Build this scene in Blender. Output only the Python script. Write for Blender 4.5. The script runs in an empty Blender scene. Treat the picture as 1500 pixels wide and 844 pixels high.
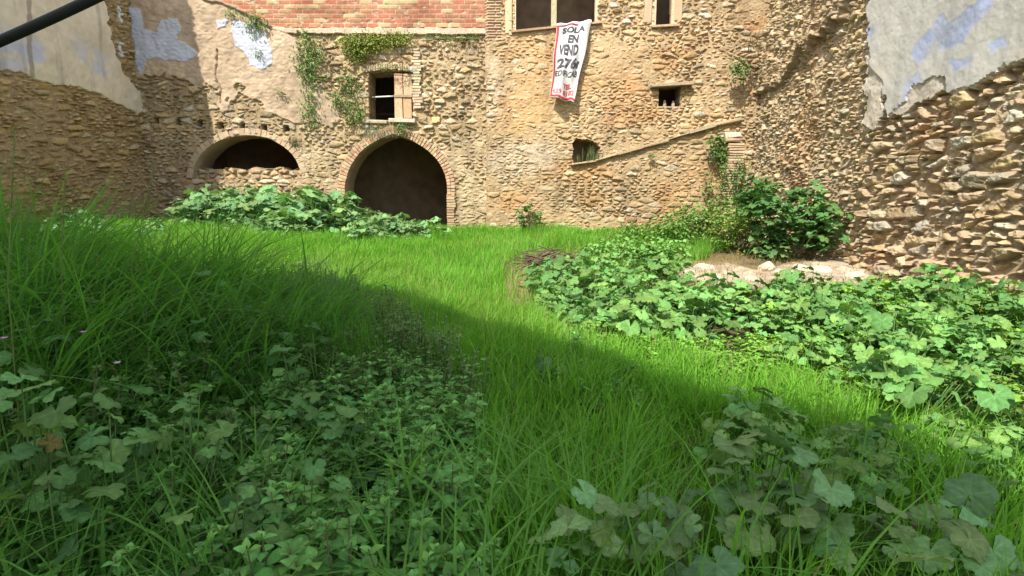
import bpy, bmesh, math, random
import numpy as np
from mathutils import Vector, Matrix

SC = bpy.context.scene
COL = SC.collection
random.seed(7)
RNG = np.random.default_rng(11)
R = math.radians

# ------------------------------------------------------------------ camera maths (metres, camera at the origin, +Y into the yard)
F, CX, CY, PIT = 820.0, 750.0, 422.0, R(8.8)
CP, SP = math.cos(PIT), math.sin(PIT)

def ray(px, py):
    a, b = (px - CX) / F, (CY - py) / F
    return np.array([a, CP + b * SP, -SP + b * CP])

def at(px, py, Y):
    d = ray(px, py)
    return d * (Y / d[1])

def proj(x, y, z):
    f = y * CP - z * SP
    u = y * SP + z * CP
    f = np.maximum(f, 1e-3)
    return CX + F * x / f, CY - F * u / f

# ------------------------------------------------------------------ noise and patterns
def hsh(ix, iy, s):
    ix = np.asarray(ix).astype(np.int64); iy = np.asarray(iy).astype(np.int64)
    h = (ix * 374761393 + iy * 668265263 + s * 1442695041) & 0xFFFFFFFF
    h = ((h ^ (h >> 13)) * 1274126177) & 0xFFFFFFFF
    h = ((h ^ (h >> 16)) * 2246822519) & 0xFFFFFFFF
    h = h ^ (h >> 15)
    return (h & 0xFFFFFF) / float(0x1000000)

def vnoise(x, y, s=0):
    ix, iy = np.floor(x), np.floor(y)
    fx, fy = x - ix, y - iy
    fx = fx * fx * (3 - 2 * fx); fy = fy * fy * (3 - 2 * fy)
    a, b = hsh(ix, iy, s), hsh(ix + 1, iy, s)
    c, d = hsh(ix, iy + 1, s), hsh(ix + 1, iy + 1, s)
    return (a + (b - a) * fx) * (1 - fy) + (c + (d - c) * fx) * fy

def fbm(x, y, s=0, o=4):
    v, a, t = 0, 1.0, 0
    for i in range(o):
        v = v + a * vnoise(x * 2 ** i + 17.3 * i, y * 2 ** i - 9.1 * i, s + i); t += a; a *= .5
    return v / t - .5          # -0.5 .. 0.5

def sstep(a, b, x):
    t = np.clip((x - a) / (b - a), 0, 1)
    return t * t * (3 - 2 * t)

def lerp(a, b, t):
    return a + (b - a) * t

def sdpoly(px, py, poly):
    """signed distance, positive inside, in the units of poly"""
    P = np.array(poly, float)
    d2 = np.full(np.shape(px), 1e18); ins = np.zeros(np.shape(px), bool)
    n = len(P)
    for i in range(n):
        ax, ay = P[i]; bx, by = P[(i + 1) % n]
        ex, ey = bx - ax, by - ay
        wx, wy = px - ax, py - ay
        t = np.clip((wx * ex + wy * ey) / max(ex * ex + ey * ey, 1e-9), 0, 1)
        d2 = np.minimum(d2, (wx - ex * t) ** 2 + (wy - ey * t) ** 2)
        if ey != 0:
            c = ((ay > py) != (by > py)) & (px < ax + (py - ay) / ey * ex)
            ins ^= c
    d = np.sqrt(d2)
    return np.where(ins, d, -d)

def cells(U, V, w, h, s, jit=.42):
    """stone cells: edge distance (m), id pair, neighbour's id pair, local offsets (m)"""
    p, q = U / w, V / h
    iq = np.floor(q)
    best = np.full(U.shape, 1e9); sec = np.full(U.shape, 1e9)
    bx = by = bi = bj = sx = sy = si = sj = None
    z = np.zeros(U.shape)
    bx, by, bi, bj, sx, sy, si, sj = [z.copy() for _ in range(8)]
    for dj in (-1, 0, 1):
        j = iq + dj
        off = hsh(j, j * 0, s + 5)
        ip = np.floor(p - off)
        for di in (-1, 0, 1, 2):
            i = ip + di - (1 if di == 2 else 0) * 0
            cx = i + off + .5 + (hsh(i, j, s) - .5) * 2 * jit
            cy = j + .5 + (hsh(i, j, s + 1) - .5) * 2 * jit * .75
            d = (p - cx) ** 2 + ((q - cy) * 1.0) ** 2
            m = d < best
            m2 = (~m) & (d < sec)
            for a, b in ((sx, bx), (sy, by), (si, bi), (sj, bj)):
                a[m] = b[m]
            sec = np.where(m, best, np.where(m2, d, sec))
            best = np.where(m, d, best)
            bx[m] = cx[m]; by[m] = cy[m]; bi[m] = i[m]; bj[m] = j[m]
            sx[m2] = cx[m2]; sy[m2] = cy[m2]; si[m2] = i[m2]; sj[m2] = j[m2]
    L = np.sqrt((bx - sx) ** 2 + (by - sy) ** 2) + 1e-6
    e = (sec - best) / (2 * L) * math.sqrt(w * h) * .8
    return e, bi, bj, si, sj, (p - bx) * w, (q - by) * h

def rubble(U, V, w, h, s, big=.3, prot=.05, joint=.010, rnd=.022, dip=0.0, warp=.30, tilt=.30, rough=.022, bury=.2, bamp=1.4):
    """height (m, 0 = deep joint), stone mask, five random numbers per stone"""
    wx = fbm(U / (w * 2.0), V / (h * 2.0), s + 40, 4) * w * warp * 2
    wy = fbm(U / (w * 2.0) + 31, V / (h * 2.6), s + 50, 4) * h * warp * 2
    u, v = U + wx, V + wy + dip * U
    e1, i1, j1, _, _, du1, dv1 = cells(u, v, w, h, s)
    e2, i2, j2, si2, sj2, du2, dv2 = cells(u, v, w * 1.8, h * 1.65, s + 90)
    ch = hsh(i2, j2, s + 91) < big
    ch2 = hsh(si2, sj2, s + 91) < big
    e = np.where(ch, e2, np.where(ch2, np.minimum(e1, e2), e1))
    I = np.where(ch, i2 + 5000, i1); J = np.where(ch, j2 + 7000, j1)
    du = np.where(ch, du2, du1); dv = np.where(ch, dv2, dv1)
    r = [hsh(I, J, s + 200 + k) for k in range(5)]
    jn = joint * (.5 + 1.6 * vnoise(U * 3, V * 3, s + 7)) * (.6 + .9 * r[1])
    ee = e + fbm(U * 17, V * 21, s + 61, 2) * .016
    m = sstep(jn, jn + rnd, ee)
    H = m * (prot * (.35 + 1.0 * r[0])) + m * .22 * prot * sstep(jn, jn + .07, ee)
    H = H + m * (du * (r[1] - .5) * tilt + dv * (r[2] - .5) * tilt * 2.0)
    H = H + m * (fbm(U * 13, V * 18, s + 77, 3) * rough + np.abs(fbm(U * 7 + r[3] * 40, V * 9, s + 81, 2)) * rough * 1.2)
    # worn mortar drowns part of every stone
    ml = prot * (bury + bamp * fbm(U * 1.1, V * 1.1, s + 95, 3) + .55 * fbm(U * 9, V * 12, s + 96, 3)) + rough * .6 * fbm(U * 22, V * 22, s + 97, 2)
    k = sstep(-.007, .007, H - ml)
    return np.maximum(H, ml), m * k, r

PAL_TAN = np.array([[.46, .35, .21], [.52, .42, .28], [.38, .28, .17], [.58, .50, .38], [.44, .30, .20], [.36, .30, .23], [.50, .37, .20], [.47, .42, .34], [.55, .44, .30], [.42, .33, .22]])
PAL_OCH = np.array([[.46, .33, .17], [.52, .40, .22], [.40, .29, .15], [.56, .46, .30], [.48, .31, .18], [.38, .30, .19], [.50, .37, .20], [.57, .50, .37], [.44, .34, .21], [.53, .38, .21]])
PAL_RGT = np.array([[.44, .32, .20], [.48, .37, .24], [.37, .26, .16], [.53, .44, .31], [.42, .29, .20], [.36, .30, .23], [.47, .35, .20], [.43, .38, .31], [.50, .36, .25], [.40, .31, .21]])
PAL_LFT = np.array([[.42, .31, .17], [.47, .35, .20], [.36, .26, .14], [.51, .40, .25], [.41, .28, .17], [.35, .28, .19], [.45, .34, .19], [.43, .36, .26]])

def palette(PAL, r, seedvar=.16):
    PAL = PAL * np.array([.88, .895, .85])
    k = np.minimum((r[3] * len(PAL)).astype(int), len(PAL) - 1)
    c = PAL[k]
    return c * (1 + (r[4][..., None] - .5) * 2 * seedvar)

def bricks(U, V, L, h, s, joint=.016):
    row = np.floor(V / h)
    u = U / L + .5 * (row % 2) + .12 * hsh(row, row * 0, s)
    col = np.floor(u)
    fu, fv = (u - col) * L, (V / h - row) * h
    e = np.minimum(np.minimum(fu, L - fu), np.minimum(fv, h - fv))
    m = sstep(joint * .35, joint * .9, e)
    r = hsh(col, row, s + 3); r2 = hsh(col, row, s + 4)
    return m, r, r2

# ------------------------------------------------------------------ mesh helpers
def new_obj(name, me, mat=None, parent=None):
    o = bpy.data.objects.new(name, me)
    COL.objects.link(o)
    if mat is not None and me is not None and not me.materials:
        me.materials.append(mat)
    if parent is not None:
        o.parent = parent
    return o

def tag(o, label=None, cat=None, group=None, kind=None):
    if label: o['label'] = label
    if cat: o['category'] = cat
    if group: o['group'] = group
    if kind: o['kind'] = kind
    return o

def empty(name, loc=(0, 0, 0)):
    o = bpy.data.objects.new(name, None); COL.objects.link(o)
    o.location = loc; o.empty_display_size = .1
    return o

def np_mesh(name, verts, faces, cols=None, smooth=True):
    """faces: (M,4) or (M,3) int array"""
    me = bpy.data.meshes.new(name)
    verts = np.asarray(verts, np.float32); faces = np.asarray(faces, np.int32)
    n, k = faces.shape
    me.vertices.add(len(verts)); me.vertices.foreach_set('co', verts.ravel())
    me.loops.add(n * k); me.loops.foreach_set('vertex_index', faces.ravel())
    me.polygons.add(n)
    me.polygons.foreach_set('loop_start', np.arange(0, n * k, k, dtype=np.int32))
    try: me.polygons.foreach_set('loop_total', np.full(n, k, np.int32))
    except Exception: pass
    me.polygons.foreach_set('use_smooth', np.full(n, smooth, bool))
    if cols is not None:
        a = me.attributes.new('Col', 'FLOAT_COLOR', 'POINT')
        c = np.ones((len(verts), 4), np.float32); c[:, :3] = cols
        a.data.foreach_set('color', c.ravel())
    me.update(calc_edges=True)
    return me

class MB:
    """collects polygons for one mesh"""
    def __init__(s): s.v, s.f, s.c = [], [], []
    def add(s, vs, fs, col=(.5, .5, .5)):
        b = len(s.v)
        s.v += [tuple(v) for v in vs]; s.f += [tuple(b + i for i in f) for f in fs]
        if len(vs) and np.ndim(col) == 1: s.c += [tuple(col)] * len(vs)
        else: s.c += [tuple(c) for c in col]
    def box(s, c, size, M=None, col=(.5, .5, .5), jit=0.0):
        M = M or Matrix.Identity(3)
        vs = []
        for x in (-.5, .5):
            for y in (-.5, .5):
                for z in (-.5, .5):
                    p = M @ Vector((x * size[0] + random.uniform(-jit, jit), y * size[1] + random.uniform(-jit, jit), z * size[2] + random.uniform(-jit, jit)))
                    vs.append((c[0] + p.x, c[1] + p.y, c[2] + p.z))
        s.add(vs, [(0, 1, 3, 2), (4, 6, 7, 5), (0, 4, 5, 1), (2, 3, 7, 6), (0, 2, 6, 4), (1, 5, 7, 3)], col)
    def tube(s, pts, rad, n=6, col=(.5, .5, .5)):
        pts = [Vector(p) for p in pts]
        vs, fs = [], []
        for i, p in enumerate(pts):
            t = (pts[min(i + 1, len(pts) - 1)] - pts[max(i - 1, 0)]).normalized()
            a = t.orthogonal().normalized() if i == 0 else (a - t * a.dot(t)).normalized()
            b = t.cross(a)
            r = rad[i] if hasattr(rad, '__len__') else rad
            for k in range(n):
                th = 2 * math.pi * k / n
                vs.append(p + (a * math.cos(th) + b * math.sin(th)) * r)
        for i in range(len(pts) - 1):
            for k in range(n):
                fs.append((i * n + k, i * n + (k + 1) % n, (i + 1) * n + (k + 1) % n, (i + 1) * n + k))
        fs.append(tuple(range(n - 1, -1, -1))); fs.append(tuple((len(pts) - 1) * n + k for k in range(n)))
        s.add(vs, fs, col)
    def mesh(s, name, smooth=False):
        me = bpy.data.meshes.new(name)
        me.from_pydata(s.v, [], s.f)
        a = me.attributes.new('Col', 'FLOAT_COLOR', 'POINT')
        c = np.ones((len(s.v), 4), np.float32)
        if s.c: c[:, :3] = np.array(s.c)
        a.data.foreach_set('color', c.ravel())
        me.polygons.foreach_set('use_smooth', np.full(len(s.f), smooth, bool))
        me.update()
        return me
    def build(s, name, mat, parent=None, smooth=False, bevel=0):
        o = new_obj(name, s.mesh(name, smooth), mat, parent)
        if bevel:
            b = o.modifiers.new('Bevel', 'BEVEL'); b.width = bevel; b.segments = 1; b.limit_method = 'ANGLE'
        return o

# ------------------------------------------------------------------ materials
def nodes(name):
    m = bpy.data.materials.new(name); m.use_nodes = True
    nt = m.node_tree; b = nt.nodes['Principled BSDF']
    return m, nt, b

def vcol_mat(name, rough=.9, spec=.25, nscale=30, namp=.25, bscale=60, bdist=.006, bstr=.6):
    m, nt, b = nodes(name)
    at_ = nt.nodes.new('ShaderNodeAttribute'); at_.attribute_name = 'Col'
    tc = nt.nodes.new('ShaderNodeTexCoord')
    nz = nt.nodes.new('ShaderNodeTexNoise'); nz.inputs['Scale'].default_value = nscale; nz.inputs['Detail'].default_value = 6
    nt.links.new(tc.outputs['Object'], nz.inputs['Vector'])
    mr = nt.nodes.new('ShaderNodeMapRange')
    mr.inputs['From Min'].default_value = .25; mr.inputs['From Max'].default_value = .75
    mr.inputs['To Min'].default_value = 1 - namp; mr.inputs['To Max'].default_value = 1 + namp
    nt.links.new(nz.outputs['Fac'], mr.inputs['Value'])
    mx = nt.nodes.new('ShaderNodeVectorMath'); mx.operation = 'SCALE'
    nt.links.new(at_.outputs['Color'], mx.inputs[0]); nt.links.new(mr.outputs['Result'], mx.inputs['Scale'])
    nt.links.new(mx.outputs[0], b.inputs['Base Color'])
    b.inputs['Roughness'].default_value = rough
    b.inputs['Specular IOR Level'].default_value = spec
    if bdist:
        n2 = nt.nodes.new('ShaderNodeTexNoise'); n2.inputs['Scale'].default_value = bscale; n2.inputs['Detail'].default_value = 8
        n2.inputs['Roughness'].default_value = .65
        nt.links.new(tc.outputs['Object'], n2.inputs['Vector'])
        bp = nt.nodes.new('ShaderNodeBump'); bp.inputs['Distance'].default_value = bdist; bp.inputs['Strength'].default_value = bstr
        nt.links.new(n2.outputs['Fac'], bp.inputs['Height']); nt.links.new(bp.outputs['Normal'], b.inputs['Normal'])
    return m

def leaf_mat(name, rough=.5, spec=.4, trans=.35, tint=(1.25, 1.15, .55), var=.25, blot=.18):
    m, nt, b = nodes(name)
    at_ = nt.nodes.new('ShaderNodeAttribute'); at_.attribute_name = 'Col'
    oi = nt.nodes.new('ShaderNodeObjectInfo')
    mr = nt.nodes.new('ShaderNodeMapRange'); mr.inputs['To Min'].default_value = 1 - var; mr.inputs['To Max'].default_value = 1 + var
    nt.links.new(oi.outputs['Random'], mr.inputs['Value'])
    mx = nt.nodes.new('ShaderNodeVectorMath'); mx.operation = 'SCALE'
    nt.links.new(at_.outputs['Color'], mx.inputs[0]); nt.links.new(mr.outputs['Result'], mx.inputs['Scale'])
    tc = nt.nodes.new('ShaderNodeTexCoord'); nz = nt.nodes.new('ShaderNodeTexNoise'); nz.inputs['Scale'].default_value = 55; nz.inputs['Detail'].default_value = 5
    nt.links.new(tc.outputs['Object'], nz.inputs['Vector'])
    m3 = nt.nodes.new('ShaderNodeMapRange'); m3.inputs['From Min'].default_value = .3; m3.inputs['From Max'].default_value = .7; m3.inputs['To Min'].default_value = 1 - blot; m3.inputs['To Max'].default_value = 1 + blot
    nt.links.new(nz.outputs['Fac'], m3.inputs['Value'])
    mx0 = mx; mx = nt.nodes.new('ShaderNodeVectorMath'); mx.operation = 'SCALE'
    nt.links.new(mx0.outputs[0], mx.inputs[0]); nt.links.new(m3.outputs['Result'], mx.inputs['Scale'])
    bp = nt.nodes.new('ShaderNodeBump'); bp.inputs['Distance'].default_value = .004; bp.inputs['Strength'].default_value = .5
    nt.links.new(nz.outputs['Fac'], bp.inputs['Height']); nt.links.new(bp.outputs['Normal'], b.inputs['Normal'])
    nt.links.new(mx.outputs[0], b.inputs['Base Color'])
    b.inputs['Roughness'].default_value = rough; b.inputs['Specular IOR Level'].default_value = spec
    tr = nt.nodes.new('ShaderNodeBsdfTranslucent')
    t2 = nt.nodes.new('ShaderNodeVectorMath'); t2.operation = 'MULTIPLY'; t2.inputs[1].default_value = tint
    nt.links.new(mx.outputs[0], t2.inputs[0]); nt.links.new(t2.outputs[0], tr.inputs['Color'])
    ms = nt.nodes.new('ShaderNodeMixShader'); ms.inputs['Fac'].default_value = trans
    nt.links.new(b.outputs[0], ms.inputs[1]); nt.links.new(tr.outputs[0], ms.inputs[2])
    nt.links.new(ms.outputs[0], nt.nodes['Material Output'].inputs['Surface'])
    return m

M_STONE = vcol_mat('rubble_stone', nscale=18, namp=.22, bscale=45, bdist=.012)
M_PLAST = vcol_mat('lime_plaster', rough=.85, nscale=5, namp=.10, bscale=25, bdist=.008, bstr=.5)
M_BRICK = vcol_mat('clay_brick', rough=.85, nscale=14, namp=.18, bscale=70, bdist=.005)
M_WOOD = vcol_mat('weathered_wood', rough=.8, nscale=20, namp=.3, bscale=60, bdist=.004)
M_EARTH = vcol_mat('earth', rough=.95, nscale=9, namp=.35, bscale=30, bdist=.03, bstr=.8)
M_DARK = vcol_mat('room_plaster', rough=.95, nscale=3, namp=.3, bscale=20, bdist=.01)
M_CABLE = vcol_mat('black_rubber', rough=.6, nscale=8, namp=.15, bscale=30, bdist=.002)
M_CLOTH = vcol_mat('banner_vinyl', rough=.55, nscale=6, namp=.04, bscale=15, bdist=.004, bstr=.3)
M_INK = vcol_mat('print_ink', rough=.6, nscale=10, namp=.1, bdist=0)
M_GRASS = leaf_mat('grass_blade', rough=.6, spec=.15, trans=.5, tint=(1.03, 1.22, .5), var=0, blot=.12)
M_MALLOW = leaf_mat('mallow_leaf', rough=.55, spec=.2, trans=.28, tint=(1.1, 1.2, .55), var=.22)
M_HERB = leaf_mat('herb_leaf', rough=.55, spec=.18, trans=.28, tint=(1.2, 1.2, .5), var=.2)
M_STEM = leaf_mat('green_stem', rough=.6, spec=.2, trans=.1, var=.15)

# ------------------------------------------------------------------ ground
GP = np.array([(0, 0, -1.42), (0, 2.5, -1.47), (0, 6, -1.33), (0, 11, -1.12), (0, 16, -.98), (6.7, 7, -1.32), (6.7, 16, -1.08), (6.7, 10, -1.25), (3, 4, -1.47),
               (5, 4, -1.42), (3, 1, -1.45), (-3, 3, -.86), (-4, 4.5, -.83), (-2.5, 1.2, -.95), (-6, 6, -.80), (-4, 16, -.82), (-10.3, 16, -.5), (-10.3, 11, -.42),
               (-3, 7, -1.12), (-6, 10, -.85), (-8, 5, -.55), (-1.1, 2, -1.3), (-1.5, 4.5, -1.2), (3, 9, -1.22), (4, 12, -1.15), (-7.5, 13, -.75), (-5, 3, -.65), (8, 2, -1.4), (0, -3, -1.4)])

def ground(x, y):
    x = np.asarray(x, float); y = np.asarray(y, float)
    num = 0; den = 0
    for gx, gy, gz in GP:
        w = 1 / ((x - gx) ** 2 + (y - gy) ** 2 + .6) ** 1.6
        num = num + w * gz; den = den + w
    return num / den + fbm(x * .9, y * .9, 3, 3) * .09 + fbm(x * 4, y * 4, 8, 3) * .03

def pixground(px, py, lift=0.0):
    d = ray(px, py)
    t = .5
    while t < 40:
        p = d * t
        if p[2] <= ground(p[0], p[1]) + lift: break
        t += .03
    return d * t

xs = np.concatenate([np.linspace(-60, -12, 14)[:-1], np.arange(-12, 9, .09), np.linspace(9, 60, 14)[1:]])
ys = np.concatenate([np.linspace(-50, -1, 12)[:-1], np.arange(-1, 17.5, .09), np.linspace(17.5, 60, 10)[1:]])
X, Y = np.meshgrid(xs, ys)
Z = ground(X, Y)
PX, PY = proj(X, Y, Z)
vis = Y > .8
pn = fbm(X * 2, Y * 2, 21, 4)
pale = np.where(vis, np.maximum(sdpoly(PX + pn * 40, PY + pn * 20, [(985, 392), (1060, 384), (1110, 398), (1250, 372), (1275, 400), (1320, 420), (1230, 425), (1100, 420), (1010, 418)]), -50), -50)
straw = np.where(vis, sdpoly(PX + pn * 60, PY + pn * 30, [(730, 380), (900, 350), (1100, 385), (1000, 425), (800, 440), (790, 480), (730, 470)]), -50)
soil = np.array([.115, .085, .05]); c_pale = np.array([.40, .325, .23]); c_straw = np.array([.26, .19, .095])
gc = np.broadcast_to(soil, X.shape + (3,)).copy()
gc = lerp(gc, c_straw, sstep(-12, 12, straw)[..., None])
gc = lerp(gc, c_pale, sstep(-3, 6, pale)[..., None])
gc *= (1 + fbm(X * 7, Y * 7, 33, 3) * .7)[..., None]
Z = Z + np.where(vis, sstep(-3, 8, pale) * (.05 + fbm(X * 3, Y * 3, 91, 3) * .12), 0)
ny, nx = X.shape
idx = np.arange(ny * nx).reshape(ny, nx)
q = np.stack([idx[:-1, :-1], idx[:-1, 1:], idx[1:, 1:], idx[1:, :-1]], -1).reshape(-1, 4)
g = new_obj('ground', np_mesh('ground', np.stack([X, Y, Z], -1).reshape(-1, 3), q, gc.reshape(-1, 3)), M_EARTH)
tag(g, 'brown earth floor of the walled yard with a pale bare patch', 'ground', kind='structure')

# ------------------------------------------------------------------ height-field walls with real openings
def wall(root, base, U, V, func, mats, depth=.6, nrm=(0, -1, 0), names=None):
    """base(U,V)->xyz arrays of the flat face; func -> H, COL(n,m,3), LAB, HOLE. One mesh per label."""
    bx, by, bz = base(U, V)
    PXw, PYw = proj(bx, by, bz)
    H, C, LAB, HOLE = func(U, V, PXw, PYw)
    n = np.array(nrm, float)
    P = np.stack([bx, by, bz], -1) + H[..., None] * n
    ny, nx = U.shape
    idx = np.arange(ny * nx).reshape(ny, nx)
    q = np.stack([idx[:-1, :-1], idx[:-1, 1:], idx[1:, 1:], idx[1:, :-1]], -1)
    keep = ~(HOLE[:-1, :-1] | HOLE[1:, 1:] | HOLE[:-1, 1:] | HOLE[1:, :-1])
    lab = LAB[:-1, :-1]
    Pf, Cf = P.reshape(-1, 3), C.reshape(-1, 3)
    # edges between kept and removed cells -> reveals running back into the wall
    kp = np.pad(keep, 1, constant_values=False)
    E = []
    for (dy, dx, a, b) in ((0, 1, (0, 1), (1, 1)), (0, -1, (1, 0), (0, 0)), (1, 0, (1, 1), (1, 0)), (-1, 0, (0, 0), (0, 1))):
        nb = kp[1 + dy:ny + dy, 1 + dx:nx + dx]
        jj, ii = np.nonzero(keep & ~nb)
        E.append(np.stack([idx[jj + a[0], ii + a[1]], idx[jj + b[0], ii + b[1]]], -1))
    E = np.concatenate(E)
    made = []
    for k in np.unique(lab[keep]):
        qq = q[keep & (lab == k)]
        used, inv = np.unique(qq, return_inverse=True)
        v, f, c = Pf[used], inv.reshape(-1, 4), Cf[used]
        if k == 0:
            ue, ie = np.unique(E, return_inverse=True); ie = ie.reshape(-1, 2)
            v0 = Pf[ue]
            flat = np.stack([bx, by, bz], -1).reshape(-1, 3)[ue]
            rings = [v0, flat - n * .12, flat - n * depth * .55, flat - n * depth]
            b0 = len(v); m = len(ue)
            nn = [fbm(flat[:, 0] * 5 + flat[:, 1] * 5 + t, flat[:, 2] * 5, 5, 3) for t in range(4)]
            ff = []
            for t in range(4):
                r_ = rings[t].copy()
                if 0 < t: r_[:, 2] += nn[t] * .03
                v = np.concatenate([v, r_])
                c = np.concatenate([c, Cf[ue] * (.8 + .5 * nn[t])[:, None]])
            for t in range(3):
                o = b0 + t * m
                ff.append(np.stack([o + ie[:, 0], o + ie[:, 1], o + m + ie[:, 1], o + m + ie[:, 0]], -1))
            f = np.concatenate([f] + ff)
        o = new_obj((names or {}).get(int(k), 'stonework'), np_mesh('wall', v, f, c, smooth=(k != 0)), mats[int(k)], root)
        made.append(o)
    return made

def vline(PX, PY, pts, w):
    d = np.full(PX.shape, 1e9)
    for (ax, ay), (bx, by) in zip(pts[:-1], pts[1:]):
        ex, ey = bx - ax, by - ay
        t = np.clip(((PX - ax) * ex + (PY - ay) * ey) / (ex * ex + ey * ey), 0, 1)
        d = np.minimum(d, np.hypot(PX - ax - ex * t, PY - ay - ey * t))
    return 1 - sstep(w * .5, w, d)

def arch_poly(pts):            # smooth a polyline of picture points (Catmull-Rom)
    out = []
    P = [np.array(p, float) for p in pts]
    for i in range(len(P) - 1):
        p0, p1, p2, p3 = P[max(i - 1, 0)], P[i], P[i + 1], P[min(i + 2, len(P) - 1)]
        for k in range(8):
            t = k / 8
            out.append(.5 * ((2 * p1) + (p2 - p0) * t + (2 * p0 - 5 * p1 + 4 * p2 - p3) * t * t + (3 * p1 - p0 - 3 * p2 + p3) * t ** 3))
    out.append(P[-1])
    return out

ARCH1 = arch_poly([(283, 262), (288, 240), (302, 220), (328, 204), (360, 198), (392, 202), (420, 217), (436, 236), (445, 262)])
A2L = arch_poly([(506, 290), (507, 268), (514, 245), (530, 222), (553, 206), (577, 196)])
A2R = arch_poly([(577, 196), (604, 206), (628, 221), (646, 241), (655, 264), (656, 290)])
ARCH2 = A2L + A2R[1:]
YB, YR, XL, XR = 16.0, 15.86, -10.25, 6.5
XS = -.72                       # joint between the two back walls
C_MORT = np.array([.39, .31, .19]); C_PLB = np.array([.37, .29, .205]); C_WHT = np.array([.44, .45, .48])

def back_left(U, V, PX, PY):
    n1 = fbm(U * 1.3, V * 1.3, 1, 4); n2 = fbm(U * 5, V * 5, 2, 3)
    H, m, r = rubble(U, V, .20, .100, 10, big=.34, prot=.070, joint=.012, bury=.08)
    C = lerp(np.broadcast_to(C_MORT * np.array([.92, .84, .76]), H.shape + (3,)), palette(PAL_TAN, r), m[..., None])
    # mortar-smeared zones
    sm = np.maximum.reduce([sstep(-15, 15, sdpoly(PX + n1 * 50, PY + n1 * 50, [(430, 200), (500, 215), (500, 300), (430, 300)])),
                            sstep(-14, 14, sdpoly(PX + n1 * 40, PY + n1 * 40, [(655, 225), (712, 190), (720, 340), (655, 340)])),
                            .55 * sstep(-10, 10, sdpoly(PX + n1 * 40, PY + n1 * 30, [(300, 120), (470, 120), (520, 210), (300, 200)]))])
    sm = np.clip(sm * (.75 + n2 * 1.3 + n1 * .5), 0, .95)
    H = lerp(H, .045 + fbm(U * 9, V * 9, 4, 4) * .035 + H * .25, sm)
    C = lerp(C, C_MORT * (1 + n2[..., None] * .5) * np.array([1.02, 1, .98]), (sm * .8)[..., None])
    C = C * (1 + fbm(U * .6, V * 1.0, 14, 4)[..., None] * .5); C = lerp(C, C * np.array([.78, .77, .78]), sstep(.03, .25, fbm(U * 2.4, V * .5, 16, 4))[..., None])
    # lime render
    pl = sdpoly(PX + n1 * 46 + n2 * 14, PY + n1 * 40 + n2 * 14, [(190, -60), (410, -60), (425, 50), (450, 70), (452, 110), (470, 130), (500, 150), (496, 180), (450, 176), (400, 170), (352, 138), (338, 178), (310, 150), (300, 128), (250, 122), (190, 132)])
    pl = pl - 16 * sstep(.06, .3, fbm(U * 1.7 + 4, V * 2.3, 12, 4)) * (PY > 95); pm = sstep(-1, 3, pl)
    Hp = .085 + n1 * .06 + fbm(U * 6, V * 6, 6, 5) * .05 + H * .12
    H = lerp(H, Hp, pm); C = lerp(C, C_PLB * (1 + n1[..., None] * .5 + n2[..., None] * .4 + fbm(U * 12, V * 12, 8, 3)[..., None] * .3) * (1 + .05 * np.array([1, 0, -1])), pm[..., None])
    for s_, poly in ((1, [(341, 33), (374, 37), (392, 52), (399, 72), (401, 93), (386, 103), (368, 98), (362, 80), (346, 68), (341, 50)]),
                     (2, [(192, 14), (208, 14), (212, 44), (232, 49), (242, 33), (262, 28), (268, 42), (260, 58), (276, 66), (291, 78), (286, 88), (270, 93), (240, 88), (222, 90), (212, 112), (203, 100), (200, 60)]),
                     (3, [(318, 30), (334, 29), (332, 41), (320, 42)])):
        d = sdpoly(PX + n2 * 10, PY + n2 * 10, poly)
        w = sstep(-.6, .6, d)
        H = H + w * .022
        C = lerp(C, C_WHT * (1 + n2[..., None] * .12) * np.array([.97, .98, 1.02]), w[..., None])
    ck = vline(PX + n2 * 8, PY, [(320, 74), (321, 92), (318, 112), (324, 132), (325, 152)], 1.6)
    H = H - ck * .09
    for hx, hy in ((229, 177), (261, 179), (292, 181), (324, 184), (356, 185), (388, 187), (420, 188)):
        h_ = sstep(-.5, 1.2, 4.2 - np.maximum(abs(PX - hx + n2 * 3), abs(PY - hy + n2 * 3)))
        H = H - h_ * .26
    # brick storey on top, with a cement ledge below it
    bp = sdpoly(PX, PY, [(282, -80), (318, 4), (340, 12), (370, 24), (398, 38), (420, 42), (740, 42), (740, -80)])
    bm = sstep(-.4, .4, bp)
    mk, rb, rb2 = bricks(U, V, .31, .118, 70, .013)
    cb = np.stack([lerp(.46, .56, rb2), lerp(.185, .29, np.clip(rb * 1.3 - .15, 0, 1) ** 1.5), lerp(.10, .15, rb)], -1)
    cb = cb * np.array([.66, .67, .64])
    cb = np.where((rb > .84)[..., None], np.array([.42, .29, .15]), cb) * (1 + fbm(U * 3, V * 3, 71, 3) * .35)[..., None]
    cb = lerp(np.array([.40, .31, .22]) * np.ones(H.shape + (3,)), cb, mk[..., None])
    chip = sstep(.16, .3, fbm(U * 6, V * 8, 73, 3)); cb = lerp(cb, cb * np.array([.72, .70, .68]), sstep(.0, .3, fbm(U * 1.1, V * 2.0, 74, 4))[..., None]); cb = lerp(cb, np.array([.44, .36, .27]) * np.ones_like(cb), (chip * .55)[..., None])
    H = lerp(H, .07 + mk * .016 * (.4 + 1.2 * rb) + n2 * .01 - chip * .02, bm); C = lerp(C, cb, bm[..., None])
    lg = sdpoly(PX, PY + n2 * 3, [(398, 42), (720, 42), (720, 52), (560, 53), (420, 50)])
    lm = sstep(-.4, .6, lg) * (1 - bm)
    seg = (vnoise(U * 1.1, U * 0, 9) - .5) * .03
    H = lerp(H, .13 + seg + n2 * .03, lm); C = lerp(C, np.array([.45, .36, .26]) * (1 + n2[..., None] * .5), lm[..., None])
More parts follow.
